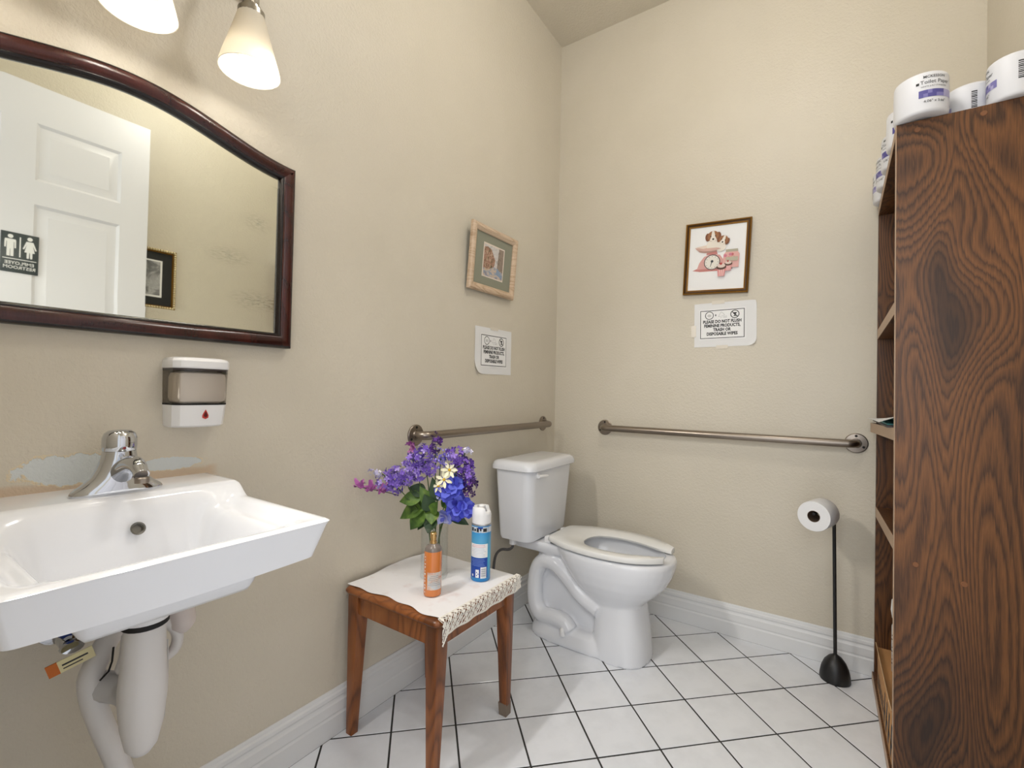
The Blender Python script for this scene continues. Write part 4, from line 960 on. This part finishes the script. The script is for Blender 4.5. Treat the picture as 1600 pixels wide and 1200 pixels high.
def iris(label, to, heads, pm='blue'):
    t, sh2 = flower('iris_stem', label, 'flower', to, [], pm)
    bpy.data.objects.remove(t.children[-1])
    for (c, n, r, m_) in heads:
        mb = MB(); floret(mb, Vector(c), Vector(n).normalized(), r, 5, 0, 0.35, 1.1); floret(mb, Vector(c) + Vector(n).normalized() * 0.004, Vector(n).normalized(), r * 0.75, 4, 1, 0.9, 1.0)
        floret(mb, Vector(c) + Vector(n).normalized() * 0.006, Vector(n).normalized(), r * 0.5, 3, 2, 1.2, 1.0)
        sh2(mb).build('bloom', PM[m_], t, 60)
    return t
iris('blue iris with ruffled petals under the cream flowers', (0.235, -1.165, 0.75), [((0.236, -1.168, 0.762), (0.5, -0.8, 0.3), 0.045, 'blue'), ((0.250, -1.155, 0.775), (0.7, -0.4, 0.5), 0.040, 'blue'), ((0.215, -1.180, 0.742), (-0.1, -0.9, 0.3), 0.022, 'pale')])
iris('blue iris drooping lowest on the right towards the spray can', (0.262, -1.148, 0.705), [((0.262, -1.150, 0.712), (0.6, -0.7, 0.1), 0.044, 'blue'), ((0.284, -1.138, 0.700), (0.9, -0.3, 0.1), 0.036, 'blue'), ((0.232, -1.172, 0.672), (0.1, -0.9, -0.3), 0.030, 'pale'), ((0.258, -1.158, 0.683), (0.4, -0.8, -0.1), 0.030, 'blue')])
for c, lab in (((0.250, -1.180, 0.828), 'cream six petal flower, the highest of three'), ((0.236, -1.190, 0.796), 'cream six petal flower, the middle one of three'), ((0.219, -1.196, 0.774), 'cream six petal flower, the lowest of three')):
    t, sh2 = flower('cream_flower', lab, 'flower', (c[0] - 0.006, c[1] + 0.006, c[2] - 0.004), [], 'cream'); bpy.data.objects.remove(t.children[-1])
    n = Vector((0.55, -0.75, 0.35)).normalized() if c[2] > 0.79 else Vector((0.1, -0.9, 0.2)).normalized()
    mb = MB(); floret(mb, Vector(c), n, 0.029 if c[2] > 0.79 else 0.024, 6, 0, 0.12, 0.42); sh2(mb).build('petals', PM['cream'][0], t, 60)
    mb = MB(); mb.ball(tuple(Vector(c) + n * 0.003), 0.005, 8, 5); sh2(mb).build('centre', M_yel, t, 60)
# pink bud spray reaching left
t, sh2 = flower('pink_spray', 'thin spray of pink buds sticking out far left', 'flower', (0.10, -1.262, 0.738), [], 'pink', smat=M_dstem); bpy.data.objects.remove(t.children[-1])
sh2(MB().tube(cr([(0.10, -1.262, 0.738), (0.072, -1.300, 0.752), (0.050, -1.345, 0.766), (0.040, -1.372, 0.774)], 4), 0.0013, 6)).build('twig', M_dstem, t, 60)
for c in ((0.040, -1.374, 0.776), (0.056, -1.342, 0.764), (0.077, -1.308, 0.755)):
    mb = MB(); n = Vector((0.1, -0.4, 0.9)).normalized()
    for i in range(3): floret(mb, Vector(c) - n * 0.008 + Vector((rn.uniform(-.004, .004), 0, 0)), n, 0.020, 4, i % 3, 1.6, 0.8)
    sh2(mb).build('bud', PM['pink'], t, 60)
flower('pink_spray', 'pink blossom above the lavender cluster on the upper left', 'flower', (0.128, -1.240, 0.885), [((0.126, -1.242, 0.896), 0.014)], 'pink', 0.014, 5, count=2.0)
flower('white_bud_sprig', 'pale bud sprig sticking out left over the lavender lilac', 'flower', (0.060, -1.300, 0.810), [((0.052, -1.312, 0.812), 0.014), ((0.038, -1.330, 0.816), 0.010), ((0.075, -1.292, 0.812), 0.010)], 'white', 0.007, 4, count=1.0)
flower('white_bud_sprig', 'pale bud sprig sticking out right at the top of the bouquet', 'flower', (0.280, -1.138, 0.885), [((0.284, -1.136, 0.892), 0.012), ((0.294, -1.130, 0.884), 0.008)], 'white', 0.007, 4)
def leafy(label, to, leaves):
    t, sh2 = flower('leafy_stem', label, 'leaf stem', to, [], 'cream', grp='leaf stems in the glass vase'); bpy.data.objects.remove(t.children[-1])
    for b, e_, w, m_ in leaves: sh2(leaf_mb(b, e_, w, Vector((0.35, -0.75, 0.55)), 0.12)).build('leaf', m_, t, 80)
leafy('broad green leaves at the lower left of the bouquet', (0.165, -1.215, 0.72),
      [((0.175, -1.205, 0.715), (0.092, -1.255, 0.660), 0.062, M_leaf), ((0.168, -1.220, 0.735), (0.100, -1.262, 0.720), 0.055, M_leaf), ((0.175, -1.215, 0.690), (0.140, -1.250, 0.628), 0.060, M_leaf),
       ((0.170, -1.205, 0.745), (0.120, -1.240, 0.765), 0.050, M_leaf_d), ((0.19, -1.20, 0.69), (0.165, -1.24, 0.63), 0.045, M_leaf_d)])
leafy('green leaves under the cream flowers in the middle of the bouquet', (0.200, -1.190, 0.73),
      [((0.195, -1.200, 0.700), (0.165, -1.230, 0.770), 0.045, M_leaf), ((0.198, -1.205, 0.690), (0.185, -1.228, 0.745), 0.050, M_leaf_d), ((0.200, -1.205, 0.680), (0.225, -1.215, 0.725), 0.040, M_leaf), ((0.200, -1.200, 0.670), (0.205, -1.232, 0.625), 0.050, M_leaf_d), ((0.21, -1.19, 0.72), (0.20, -1.21, 0.80), 0.04, M_leaf_d), ((0.195, -1.195, 0.69), (0.215, -1.225, 0.655), 0.05, M_leaf)])
leafy('dark green leaf reaching right towards the spray can', (0.235, -1.165, 0.672),
      [((0.235, -1.165, 0.678), (0.298, -1.130, 0.646), 0.036, M_leaf_d), ((0.215, -1.175, 0.70), (0.245, -1.165, 0.735), 0.035, M_leaf)])

# ------------------------------------------------------------------ body mist bottle and spray can
bo_ = thing('mist_bottle', 'slim orange perfume mist bottle with gold sprayer in front of vase', 'bottle', (0.290, -1.292, CZ))
M_orange = mat('orange_liquid', rgb(214, 126, 62), 0.12, Coat_Weight=0.6)
v = coords(M_orange, (1, 1, 1)); 
MB().lathe([(0.022, 0.0), (0.0265, 0.002), (0.0270, 0.006), (0.0270, 0.130), (0.0262, 0.134)], 28).build('body', M_orange, bo_, 40)
MB().lathe([(0.0262, 0.134), (0.0255, 0.141), (0.021, 0.148), (0.012, 0.152), (0.010, 0.156)], 28).build('shoulder', mat('smoky_clear', rgb(120, 110, 104), 0.1, Coat_Weight=0.5), bo_, 60)
spg = MB().lathe([(0.0105, 0.152), (0.0105, 0.163), (0.0085, 0.164), (0.0085, 0.170), (0.0100, 0.171), (0.0100, 0.186), (0.0085, 0.188)], 18).build('sprayer', mat('gold_plastic', rgb(212, 174, 116), 0.2, 0.8), bo_, 35)
MB().lathe([(0.0018, 0.0095), (0.0016, 0.0108)], 8, (0, 0, 0.179), 'x').build('nozzle', M_rubber, spg)
def wrap(mb_w, mb_h, r, a0, aw, z0, z1, mi=0, n=10, mbx=None):
    mbx = mbx or MB(); vs2 = []
    for i in range(n + 1):
        a = a0 + aw * (i / n - 0.5)
        for z in (z0, z1): vs2.append((r * math.cos(a), r * math.sin(a), z))
    return mbx.add(vs2, [(2 * i, 2 * i + 2, 2 * i + 3, 2 * i + 1) for i in range(n)], mi)
def wrap_text(body, size, r, a0, z, bold=0.0, width=1.0, align='CENTER'):
    t = text_mb(body, size, bold, align, width=width); t.v = [(r * math.cos(a0 + x / r), r * math.sin(a0 + x / r), y + z) for x, y, _ in t.v]; return t
va_ = math.radians(-47)         # direction of the camera from the stool
M_lab = mat('silver_pink_label', rgb(206, 196, 190), 0.5)
v = coords(M_lab, kind='Object'); setcol(M_lab, ramp(M_lab, noise(M_lab, v, 45, 3, 0.6), [(0.35, rgb(196, 204, 210)), (0.55, rgb(214, 200, 190)), (0.72, rgb(206, 138, 118))]))
wrap(0, 0, 0.0273, va_ + 0.25, 1.75, 0.022, 0.074, n=12).build('label', M_lab, bo_, 60, label='silvery pink label')
lm = MB()
for k in range(6): wrap(0, 0, 0.0275, va_ + 0.25, 1.5 - 0.3 * (k % 3), 0.036 + k * 0.0055, 0.0368 + k * 0.0055, mbx=lm)
lm.build('label_lines', mat('label_grey', rgb(120, 112, 112), 0.6), bo_, 60)
lm = MB()
for k in range(11): wrap(0, 0, 0.0274, va_ - 1.0, 0.10 + 0.06 * (k % 3), 0.012 + k * 0.0105, 0.012 + k * 0.0105 + 0.003 + 0.003 * (k % 2), n=3, mbx=lm)
lm.build('side_print', M_white, bo_, 60)

ca = thing('spray_can', 'blue and white disinfectant spray can with white cap on the stool', 'spray can', (0.335, -1.110, CZ))
M_can = mat('blue_can', rgb(56, 150, 206), 0.3)
tcn = nn(M_can, 'ShaderNodeTexCoord'); sepn = nn(M_can, 'ShaderNodeSeparateXYZ'); M_can.node_tree.links.new(tcn.outputs['Object'], sepn.inputs[0])
setcol(M_can, ramp(M_can, mth(M_can, 'MULTIPLY', sepn.outputs[2], 5.4), [(0.0, rgb(30, 128, 200)), (0.35, rgb(70, 176, 214)), (0.62, rgb(92, 168, 206)), (0.95, rgb(40, 138, 204))]))
CR = 0.0325
MB().lathe([(CR - 0.002, 0), (CR, 0.003), (CR, 0.178), (CR - 0.001, 0.181)], 32).build('can_body', M_can, ca, 40)
MB().lathe([(CR - 0.0008, 0.1805), (CR + 0.0006, 0.182), (CR + 0.0006, 0.186), (CR - 0.002, 0.188)], 32).build('can_rim', mat('can_rim_steel', rgb(190, 192, 196), 0.3, 0.8), ca, 40)
cap = MB().lathe([(CR - 0.001, 0.187), (CR - 0.0005, 0.215), (CR - 0.002, 0.238), (CR - 0.004, 0.240), (0.017, 0.240), (0.017, 0.226), (0.001, 0.226)], 32, cap0=False, cap1=False)
# the cap is cut low on its spraying side
cap.v = [(x, y, z - (0.016 * smooth((math.cos(math.atan2(y, x) - math.radians(20)) - 0.55) / 0.2) if z > 0.22 else 0)) for x, y, z in cap.v]
cap.build('cap', M_plastic, ca, 45)
MB().lathe([(0.010, 0.226), (0.010, 0.243), (0.006, 0.246), (0.001, 0.246)], 14).build('spray_button', M_plastic, ca)
la = va_ - 0.22
M_navy = mat('navy_print', rgb(20, 66, 160), 0.4); M_pk = mat('pink_print', rgb(222, 170, 186), 0.5); M_lg = mat('pale_grey_print', rgb(196, 206, 222), 0.5); M_sil = mat('silver_print', rgb(206, 210, 214), 0.3)
wrap(0, 0, CR + 0.0002, la + 0.2, 2.6, 0.160, 0.178).build('top_band', M_sil, ca, 60)
lm = MB()
for k, (a, w_, z0, z1) in enumerate(((-0.9, 0.28, 0.163, 0.175), (-0.55, 0.2, 0.164, 0.172), (-0.25, 0.22, 0.162, 0.176), (0.05, 0.16, 0.166, 0.176), (0.5, 0.4, 0.163, 0.174))): wrap(0, 0, CR + 0.0003, la + a, w_, z0, z1, n=4, mbx=lm)
lm.build('band_pictures', M_ink, ca, 60)
wrap(0, 0, CR + 0.0003, la + 0.02, 0.5, 0.172, 0.178).build('band_tab', M_navy, ca, 60)
wrap(0, 0, CR + 0.0002, la - 0.15, 2.0, 0.079, 0.123).build('white_panel', M_white, ca, 60)
lm = MB(); lk = MB()
for k in range(8):
    wrap(0, 0, CR + 0.0004, la - 0.2 + 0.06 * (k % 2), 1.55 - 0.2 * (k % 3), 0.083 + k * 0.005, 0.0848 + k * 0.005, mbx=(lk if k in (6, 7) else lm))
lm.build('text_lines', M_lg, ca, 60); lk.build('pink_lines', M_pk, ca, 60)
wrap(0, 0, CR + 0.0002, la - 0.15, 2.0, 0.013, 0.078).build('navy_panel', M_navy, ca, 60)
lm = MB()
for k in range(5): wrap(0, 0, CR + 0.0004, la - 0.2, 1.5 - 0.15 * (k % 3), 0.052 + k * 0.005, 0.0534 + k * 0.005, mbx=lm)
lm.build('navy_text_lines', mat('pale_blue_print', rgb(120, 150, 214), 0.5), ca, 60)
wrap(0, 0, CR + 0.0004, la + 0.42, 0.62, 0.012, 0.048).build('barcode_panel', M_white, ca, 60)
lm = MB()
for k in range(9): wrap(0, 0, CR + 0.0006, la + 0.42, 0.5, 0.016 + k * 0.0033, 0.0172 + k * 0.0033 + 0.0006 * (k % 2), n=4, mbx=lm)
lm.build('barcode', mat('grey_bars', rgb(120, 130, 150), 0.5), ca, 60)
wrap(0, 0, CR + 0.0004, la - 0.22, 0.36, 0.014, 0.040).build('recycle_panel', M_white, ca, 60)
lm = MB()
for k in range(3):
    a = 2 * PI * k / 3; cx, cz = la - 0.22 + 0.10 * math.cos(a), 0.026 + 0.0055 * math.sin(a)
    wrap(0, 0, CR + 0.0006, cx, 0.09, cz - 0.002, cz + 0.002, n=3, mbx=lm)
lm.build('recycle_mark', M_navy, ca, 60)
wrap(0, 0, CR + 0.0004, la - 0.75, 0.16, 0.017, 0.024).build('small_mark', M_white, ca, 60)

# ------------------------------------------------------------------ bookcase (leans a little towards the back wall)
bk = thing('bookcase', 'tall dark wood grain bookcase against the right wall', 'bookcase', (0, 0, 0))
BX0, BX1 = 1.453, 1.752
def slab(y0, y1, z0, z1, x0=BX0, x1=BX1):
    return MB().rings([[(x0, y0[0], z0), (x1, y0[0], z0), (x1, y1[0], z0), (x0, y1[0], z0)], [(x0, y0[1], z1), (x1, y0[1], z1), (x1, y1[1], z1), (x0, y1[1], z1)]])
slab((-0.640, -0.580), (-0.620, -0.560), 0, 1.912).build('side_panel', M_book, bk)
slab((-0.640, -0.580), (-0.620, -0.560), 0, 1.912, BX0 - 0.0012, BX0).build('edge_band', M_bedge, bk, label='pale worn front edge')
slab((-0.036, -0.036), (-0.017, -0.017), 0, 1.850).build('side_panel', M_book, bk)
MB().box(BX1, BX1 + 0.006, -0.600, -0.018, 0.02, 1.845).build('back_panel', M_book, bk)
def shelf(name, zn, zf, th, x0n, x0f, y_n):
    yn, yf = y_n, -0.038
    v8 = [(x0n, yn, zn - th), (BX1, yn, zn - th), (BX1, yf, zf - th), (x0f, yf, zf - th), (x0n, yn, zn), (BX1, yn, zn), (BX1, yf, zf), (x0f, yf, zf)]
    MB().add(v8, [(0, 3, 2, 1), (4, 5, 6, 7), (0, 1, 5, 4), (1, 2, 6, 5), (2, 3, 7, 6), (3, 0, 4, 7)]).build(name, M_book, bk)
    MB().add([(x0n - 0.0015, yn, zn - th), (x0f - 0.0015, yf, zf - th), (x0f - 0.0015, yf, zf), (x0n - 0.0015, yn, zn), (x0n, yn, zn - th), (x0f, yf, zf - th), (x0f, yf, zf), (x0n, yn, zn)],
             [(0, 1, 2, 3), (4, 7, 6, 5), (0, 4, 5, 1), (3, 2, 6, 7), (0, 3, 7, 4), (1, 5, 6, 2)]).build('edge_band', M_bedge, bk, label='pale worn front edge')
shelf('top_board', 1.910, 1.848, 0.030, BX0, BX0, -0.562)
shelf('shelf', 1.385, 1.365, 0.036, BX0 + 0.001, BX0 + 0.001, -0.572)
shelf('shelf', 1.010, 1.000, 0.036, BX0 + 0.001, BX0 - 0.018, -0.590)
shelf('shelf', 0.694, 0.672, 0.038, BX0 + 0.001, BX0 + 0.001, -0.598)
shelf('bottom_board', 0.036, 0.032, 0.032, BX0 - 0.006, BX0 - 0.006, -0.620)
for (x, z, a) in ((1.50, 0.630, 0), (1.60, 0.600, 0), (1.500, 1.885, 0), (1.640, 1.890, 0)):
    yy = lerp(-0.640, -0.580, z / 1.912) - 0.0006
    MB().lathe([(0.0075, 0.0), (0.0065, 0.0012)], 12, (x, yy + 0.0004, z), 'y').build('screw_cover', mat('tan_plug', rgb(124, 80, 48), 0.5), bk)

# things on the bookcase
def zt(y): return lerp(1.912, 1.850, (y + 0.57) / 0.53)
M_wrap = mat('white_wrap', rgb(226, 227, 232), 0.45)
M_core = mat('paper_core', rgb(196, 192, 186), 0.8)
M_pp1 = mat('purple_print_dark', rgb(86, 82, 150), 0.5); M_pp2 = mat('purple_print_mid', rgb(126, 122, 180), 0.5); M_pp3 = mat('purple_print_pale', rgb(176, 172, 210), 0.5)
RR, RH = 0.062, 0.116
def tp_roll(label, x, y, face, k_=1.0):
    t = thing('toilet_roll', label, 'toilet roll', (x, y, zt(y) + 0.002), (0, 0, 0), 'wrapped toilet rolls on the bookcase')
    t.scale = (k_, k_, 1)
    MB().lathe([(0.020, 0.004), (0.030, 0.001), (RR - 0.006, 0.0), (RR - 0.0015, 0.003), (RR, 0.009), (RR + 0.0006, 0.06), (RR, RH - 0.009), (RR - 0.0015, RH - 0.003), (RR - 0.006, RH), (0.030, RH - 0.001), (0.020, RH - 0.004)], 36).build('wrapper', M_wrap, t, 50)
    r = RR + 0.0010
    mbs = MB(); k = random.Random(int(x * 1000 + y * 77))
    for i in range(9):
        for j in range(2):
            wrap(0, 0, r, face - 0.02 + (i - 3) * 0.16, 0.16, 0.040 + j * 0.0105, 0.0505 + j * 0.0105, k.choice((0, 0, 1) if i < 6 else (1, 2, 2)), 3, mbs)
    mbs.build('printed_squares', [M_pp1, M_pp2, M_pp3], t, 60)
    wrap_text('MCKESSON', 0.0105, r, face, 0.098, 0.0001).build('lettering', M_ink, t, 60)
    wrap_text('Toilet Paper', 0.0150, r, face + 0.06, 0.083, 0.0).build('lettering', M_ink, t, 60)
    wrap_text('WHITE 2-PLY STANDARD', 0.0056, r, face, 0.0705, 0.0).build('lettering', M_ink, t, 60)
    wrap_text('4.06" x 3.66"', 0.0105, r, face + 0.02, 0.028, 0.0).build('lettering', M_ink, t, 60)
    wrap(0, 0, r, face - 0.62, 0.11, 0.078, 0.085, n=3).build('square_mark', M_ink, t, 60)
    bc = MB()
    for i in range(10): wrap(0, 0, r, face + 1.75, 0.22, 0.040 + i * 0.005, 0.0422 + i * 0.005 + 0.001 * (i % 3 == 0), n=3, mbx=bc)
    bc.build('barcode', M_ink, t, 60)
    return t
tp_roll('wrapped toilet roll at the front corner on top of the bookcase', 1.509, -0.563, math.radians(-68))
tp_roll('wrapped toilet roll, second from the corner along the bookcase side', 1.630, -0.462, math.radians(-188), 0.92)
tp_roll('wrapped toilet roll, third from the corner at the photo edge', 1.704, -0.552, math.radians(-188), 0.86)
for k, (x, y, f, lab) in enumerate(((1.503, -0.430, -1.9, 'wrapped toilet roll behind the corner roll, first in the front row'), (1.500, -0.303, -2.3, 'wrapped toilet roll in the middle of the front row'),
                                    (1.496, -0.176, -2.8, 'wrapped toilet roll overhanging the front, second from the back wall'), (1.494, -0.066, 2.9, 'wrapped toilet roll overhanging the front, next to the back wall'))):
    tp_roll(lab, x, y, f)
# papers on the middle shelf
pp = thing('paper_stack', 'white sheets and teal folder lying on the middle shelf', 'papers', (1.44, -0.30, 1.0085))
MB().box(0.0, 0.24, -0.24, 0.255, 0.0, 0.006).build('folder', mat('dark_folder', rgb(66, 60, 60), 0.6), pp)
MB().box(0.004, 0.22, -0.20, 0.245, 0.0062, 0.0100).build('teal_folder', mat('teal_folder', rgb(84, 168, 166), 0.5), pp, label='teal folder')
vs2 = []
for j in range(9):
    for i in range(5):
        a, b = i / 4, j / 8
        vs2.append((-0.019 + a * 0.20, -0.24 + b * 0.46, 0.0112 + 0.004 * (1 - b) + 0.085 * a * (1 - b)))
MB().add(vs2, [(j * 5 + i, j * 5 + i + 1, (j + 1) * 5 + i + 1, (j + 1) * 5 + i) for j in range(8) for i in range(4)]).build('loose_sheet', M_paper, pp, 60)
# lower compartment: box, bottle, roll
cb = thing('cardboard_box', 'brown cardboard box with black print on the bottom shelf', 'box', (1.452, -0.345, 0.0385))
M_card = mat('brown_cardboard', rgb(186, 138, 88), 0.8)
MB().box(0, 0.26, -0.26, 0.17, 0, 0.150, 0.002).build('carton', M_card, cb)
MB().add([(-0.001, -0.25, 0.150), (-0.001, 0.165, 0.150), (-0.008, 0.155, 0.172), (-0.006, -0.24, 0.174), (0.001, -0.25, 0.1503), (0.001, 0.165, 0.1503), (-0.006, 0.155, 0.1723), (-0.004, -0.24, 0.1743)], [(0, 1, 2, 3), (7, 6, 5, 4), (0, 4, 5, 1), (1, 5, 6, 2), (2, 6, 7, 3), (3, 7, 4, 0)]).build('flap', mat('pale_cardboard', rgb(206, 172, 132), 0.8), cb)
lm = MB()
for k in range(12):
    y = 0.150 - k * 0.017
    for (a, b, c, d) in ((0, 0.004, 0.03, 0.07), (0.004, 0.012, 0.03 + 0.034 * (k % 2), 0.036 + 0.034 * (k % 2)), (0.012, 0.015, 0.03, 0.05 + 0.02 * (k % 3 == 0))): lm.add([(-0.0006, y - a, c), (-0.0006, y - b, c), (-0.0006, y - b, d), (-0.0006, y - a, d)], [(0, 1, 2, 3)])
lm.build('small_print', M_ink, cb, 0)
lm = MB()
for k, (y, w_) in enumerate(((-0.06, 0.04), (-0.11, 0.05), (-0.17, 0.05), (-0.23, 0.05))):
    lm.add([(-0.0006, y, 0.015), (-0.0006, y - w_ * 0.4, 0.015), (-0.0006, y - w_, 0.12), (-0.0006, y - w_ * 0.6, 0.12)], [(0, 1, 2, 3)]); lm.add([(-0.0006, y - w_ * 0.2, 0.05), (-0.0006, y - w_ * 0.9, 0.05), (-0.0006, y - w_ * 0.9, 0.066), (-0.0006, y - w_ * 0.2, 0.066)], [(0, 1, 2, 3)])
lm.build('large_print', M_ink, cb, 0)
wb = thing('white_bottle', 'white plastic bottle behind the cardboard box in lower shelf', 'bottle', (1.512, -0.345, 0.1895))
MB().lathe([(0.034, 0), (0.037, 0.004), (0.037, 0.150), (0.034, 0.160), (0.020, 0.172), (0.016, 0.174)], 24).build('body', M_plastic, wb, 40)
lm = MB()
for k in range(8): wrap(0, 0, 0.0373, math.radians(-150), 0.9 - 0.2 * (k % 3), 0.03 + k * 0.013, 0.034 + k * 0.013, mbx=lm)
lm.build('label_lines', M_ink, wb, 60)
MB().lathe([(0.022, 0.172), (0.036, 0.178), (0.040, 0.205), (0.038, 0.235), (0.028, 0.250), (0.001, 0.252)], 24).build('cap', M_plastic, wb, 50)

# ------------------------------------------------------------------ free-standing roll holder
hd = thing('roll_holder', 'black freestanding roll holder with domed base near back wall', 'roll holder', (1.326, -0.125, 0))
MB().lathe([(0.050, 0.0), (0.0515, 0.004), (0.0505, 0.020), (0.046, 0.045), (0.036, 0.070), (0.022, 0.088), (0.010, 0.096), (0.0065, 0.100)], 32).build('base', M_black, hd, 60)
MB().tube([(0, 0, 0.095), (-0.004, 0.004, 0.35), (-0.008, 0.008, 0.60), (-0.010, 0.010, 0.640)], 0.0062, 12).build('post', M_black, hd, 60)
MB().tube(cr([(-0.010, 0.010, 0.636), (-0.012, 0.004, 0.650), (-0.022, -0.010, 0.656), (-0.044, -0.028, 0.656), (-0.074, -0.118, 0.654)], 5), 0.0058, 10).build('arm', M_black, hd, 60)
tr_ = thing('toilet_roll', 'unwrapped white toilet roll on the black stand', 'toilet roll', (1.2665, -0.203, 0.646), (0, 0, math.radians(-17)))
M_tp = mat('tissue_paper', rgb(232, 232, 233), 0.9)
MB().lathe([(0.0215, -0.050), (0.0550, -0.050), (0.0560, -0.048), (0.0560, 0.048), (0.0550, 0.050), (0.0215, 0.050)], 36, (0, 0, 0), 'y', cap0=False, cap1=False).build('tissue', M_tp, tr_, 40)
MB().lathe([(0.0214, -0.050), (0.0214, 0.050), (0.0200, 0.050), (0.0200, -0.050)], 24, (0, 0, 0), 'y', cap0=False, cap1=False).build('core', mat('brown_core', rgb(92, 74, 58), 0.9), tr_, 40)
